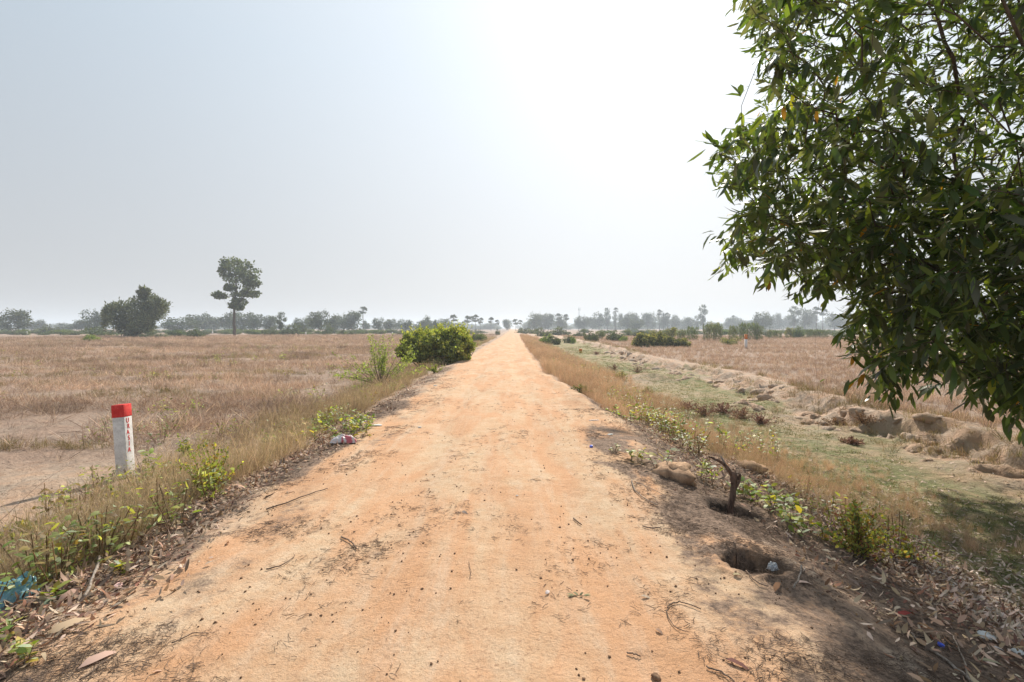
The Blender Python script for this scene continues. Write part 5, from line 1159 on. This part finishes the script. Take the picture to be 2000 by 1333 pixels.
stick([(1120, 1015), (1128, 1022), (1136, 1028)], .006, .004, 'short thick twig on the right half of the road')
def wire(pts, r0, label):
    q = smoothline(pts, 20); o0 = q[0].copy(); mb = MB(); tube(mb, q-o0, np.linspace(r0, r0*.4, 20), 5); tag(link('dry_reed', mb.mesh('dry_reed', M_twig), None, tuple(o0)), label, 'dry stem')
def pt(u, v, d): return ((u-1000)/1000*d, d, CAMH+(HZ-v)/1000*d)
g_ = G(-25, 1040); wire([g_, pt(20, 1000, g_[1]+.15), pt(80, 945, g_[1]+.5), pt(140, 905, g_[1]+1.0)], .003, 'long thin dark stem arching over bare sand at the left edge')
g_ = G(0, 1160); wire([g_, pt(40, 1105, g_[1]+.1), pt(80, 1075, g_[1]+.2), pt(115, 1043, g_[1]+.35)], .0025, 'thin dark stem above the blue plastic bag')
g_ = G(-10, 1250); wire([g_, pt(25, 1225, g_[1]+.02), pt(60, 1195, g_[1]+.05), pt(90, 1180, g_[1]+.1)], .003, 'thin dark stem crossing the blue bag')
g_ = G(262, 905); wire([g_, pt(255, 890, g_[1]-.05), pt(243, 875, g_[1]-.1), pt(232, 873, g_[1]-.12)], .004, 'dry curled stem leaning against the marker post')
# single fallen leaves one can pick out
def fleaf(u, v, L_, w_, c, az, el, label, group=None, roll=0, bend=.3, fold=.5):
    g_ = G(u, v); mb = MB()
    leaves(mb, [(-L_*.5*math.cos(az), -L_*.5*math.sin(az), .006)], [(math.cos(az), math.sin(az), el)], (math.sin(az)*roll, -math.cos(az)*roll, 1), L_, w_, c, bend=bend, fold=fold, shape=(.28, .68, 1, .85))
    o = link('fallen_leaf', mb.mesh('fallen_leaf', M_dead), None, g_); return tag(o, label, 'leaf', group)
TAN = (.55, .38, .27); PNK = (.60, .42, .36); WHT = (.62, .56, .52)
fleaf(137, 1190-18, .13, .04, TAN, 1.0, .6, 'upright tan leaf in litter right of the blue bag', roll=.8)
fleaf(133, 1228, .19, .05, TAN, .95, .25, 'large tan curved leaf below the blue bag', roll=.5)
fleaf(195, 1290, .17, .045, (.52, .38, .28), 1.0, .2, 'large dry striped leaf on sand at the bottom left', roll=.3)
fleaf(233, 1150, .07, .04, PNK, 1.4, .5, 'small round pinkish leaf standing at the litter edge', roll=.6)
fleaf(130, 1075+25, .15, .04, TAN, .2, .15, 'long tan leaf on top of the litter heap')
fleaf(245, 1075, .14, .04, PNK, .35, .15, 'long pinkish leaf on litter near the reddish leaves')
fleaf(1070, 1160, .045, .022, WHT, .9, .3, 'small white dry leaf in the middle of the road', roll=.4)
fleaf(1263, 1168, .07, .025, (.36, .30, .22), -.4, .05, 'grey brown leaf lying right of the leaf sprig')
fleaf(1288, 1236, .06, .02, (.30, .18, .14), -1.1, .15, 'reddish curled leaf below the hooped twig')
fleaf(1050, 938, .11, .03, (.36, .22, .14), -.1, .1, 'curled brown leaf on the right half of the road')
fleaf(907, 1003, .08, .025, (.60, .48, .40), -.9, .15, 'pale folded leaf left of the road centre', roll=.6)
fleaf(912, 978, .07, .015, (.45, .33, .25), .5, .1, 'narrow tan leaf left of the road centre')
fleaf(567, 962, .11, .03, TAN, .8, .15, 'pale leaf beside the long straight stick')
fleaf(671, 910, .10, .03, PNK, .6, .1, 'pinkish leaf on the upper left of the road')
fleaf(1743, 1200, .10, .05, WHT, 1.5, 1.0, 'pale folded leaf standing upright in the shade', roll=1)
fleaf(1768, 1204, .14, .045, (.22, .06, .04), .3, .3, 'dark red curled leaf beside the upright pale leaf')
fleaf(1440, 1125, .06, .03, (.62, .50, .30), .1, .2, 'yellowish curled leaf left of the burrow')
fleaf(1570, 1140, .12, .03, (.58, .42, .33), .1, .15, 'tan leaf on dark soil right of the burrow')
fleaf(1518, 1150, .13, .035, (.30, .15, .09), .9, .35, 'brown curled leaf leaning into the burrow')
fleaf(1440, 1300, .12, .03, (.20, .09, .08), -.7, .2, 'dark purple leaf at the edge of the tree shade')
fleaf(1935, 1295, .12, .03, (.55, .50, .33), -.3, .2, 'yellow green curled leaf at the bottom right')
fleaf(1830, 1255-2, .05, .03, (.45, .30, .20), -.9, .2, 'tan leaf beside the dark blue cap')
fleaf(1950, 1268, .06, .02, WHT, -.5, .1, 'small white leaf below the folded paper scrap')
fleaf(1915, 1152, .16, .035, (.60, .50, .42), -.75, .1, 'long pale leaf in the ditch side litter')
fleaf(1880, 1168, .12, .03, (.62, .42, .22), -.3, .1, 'yellow tan leaf left of the long pale leaf')
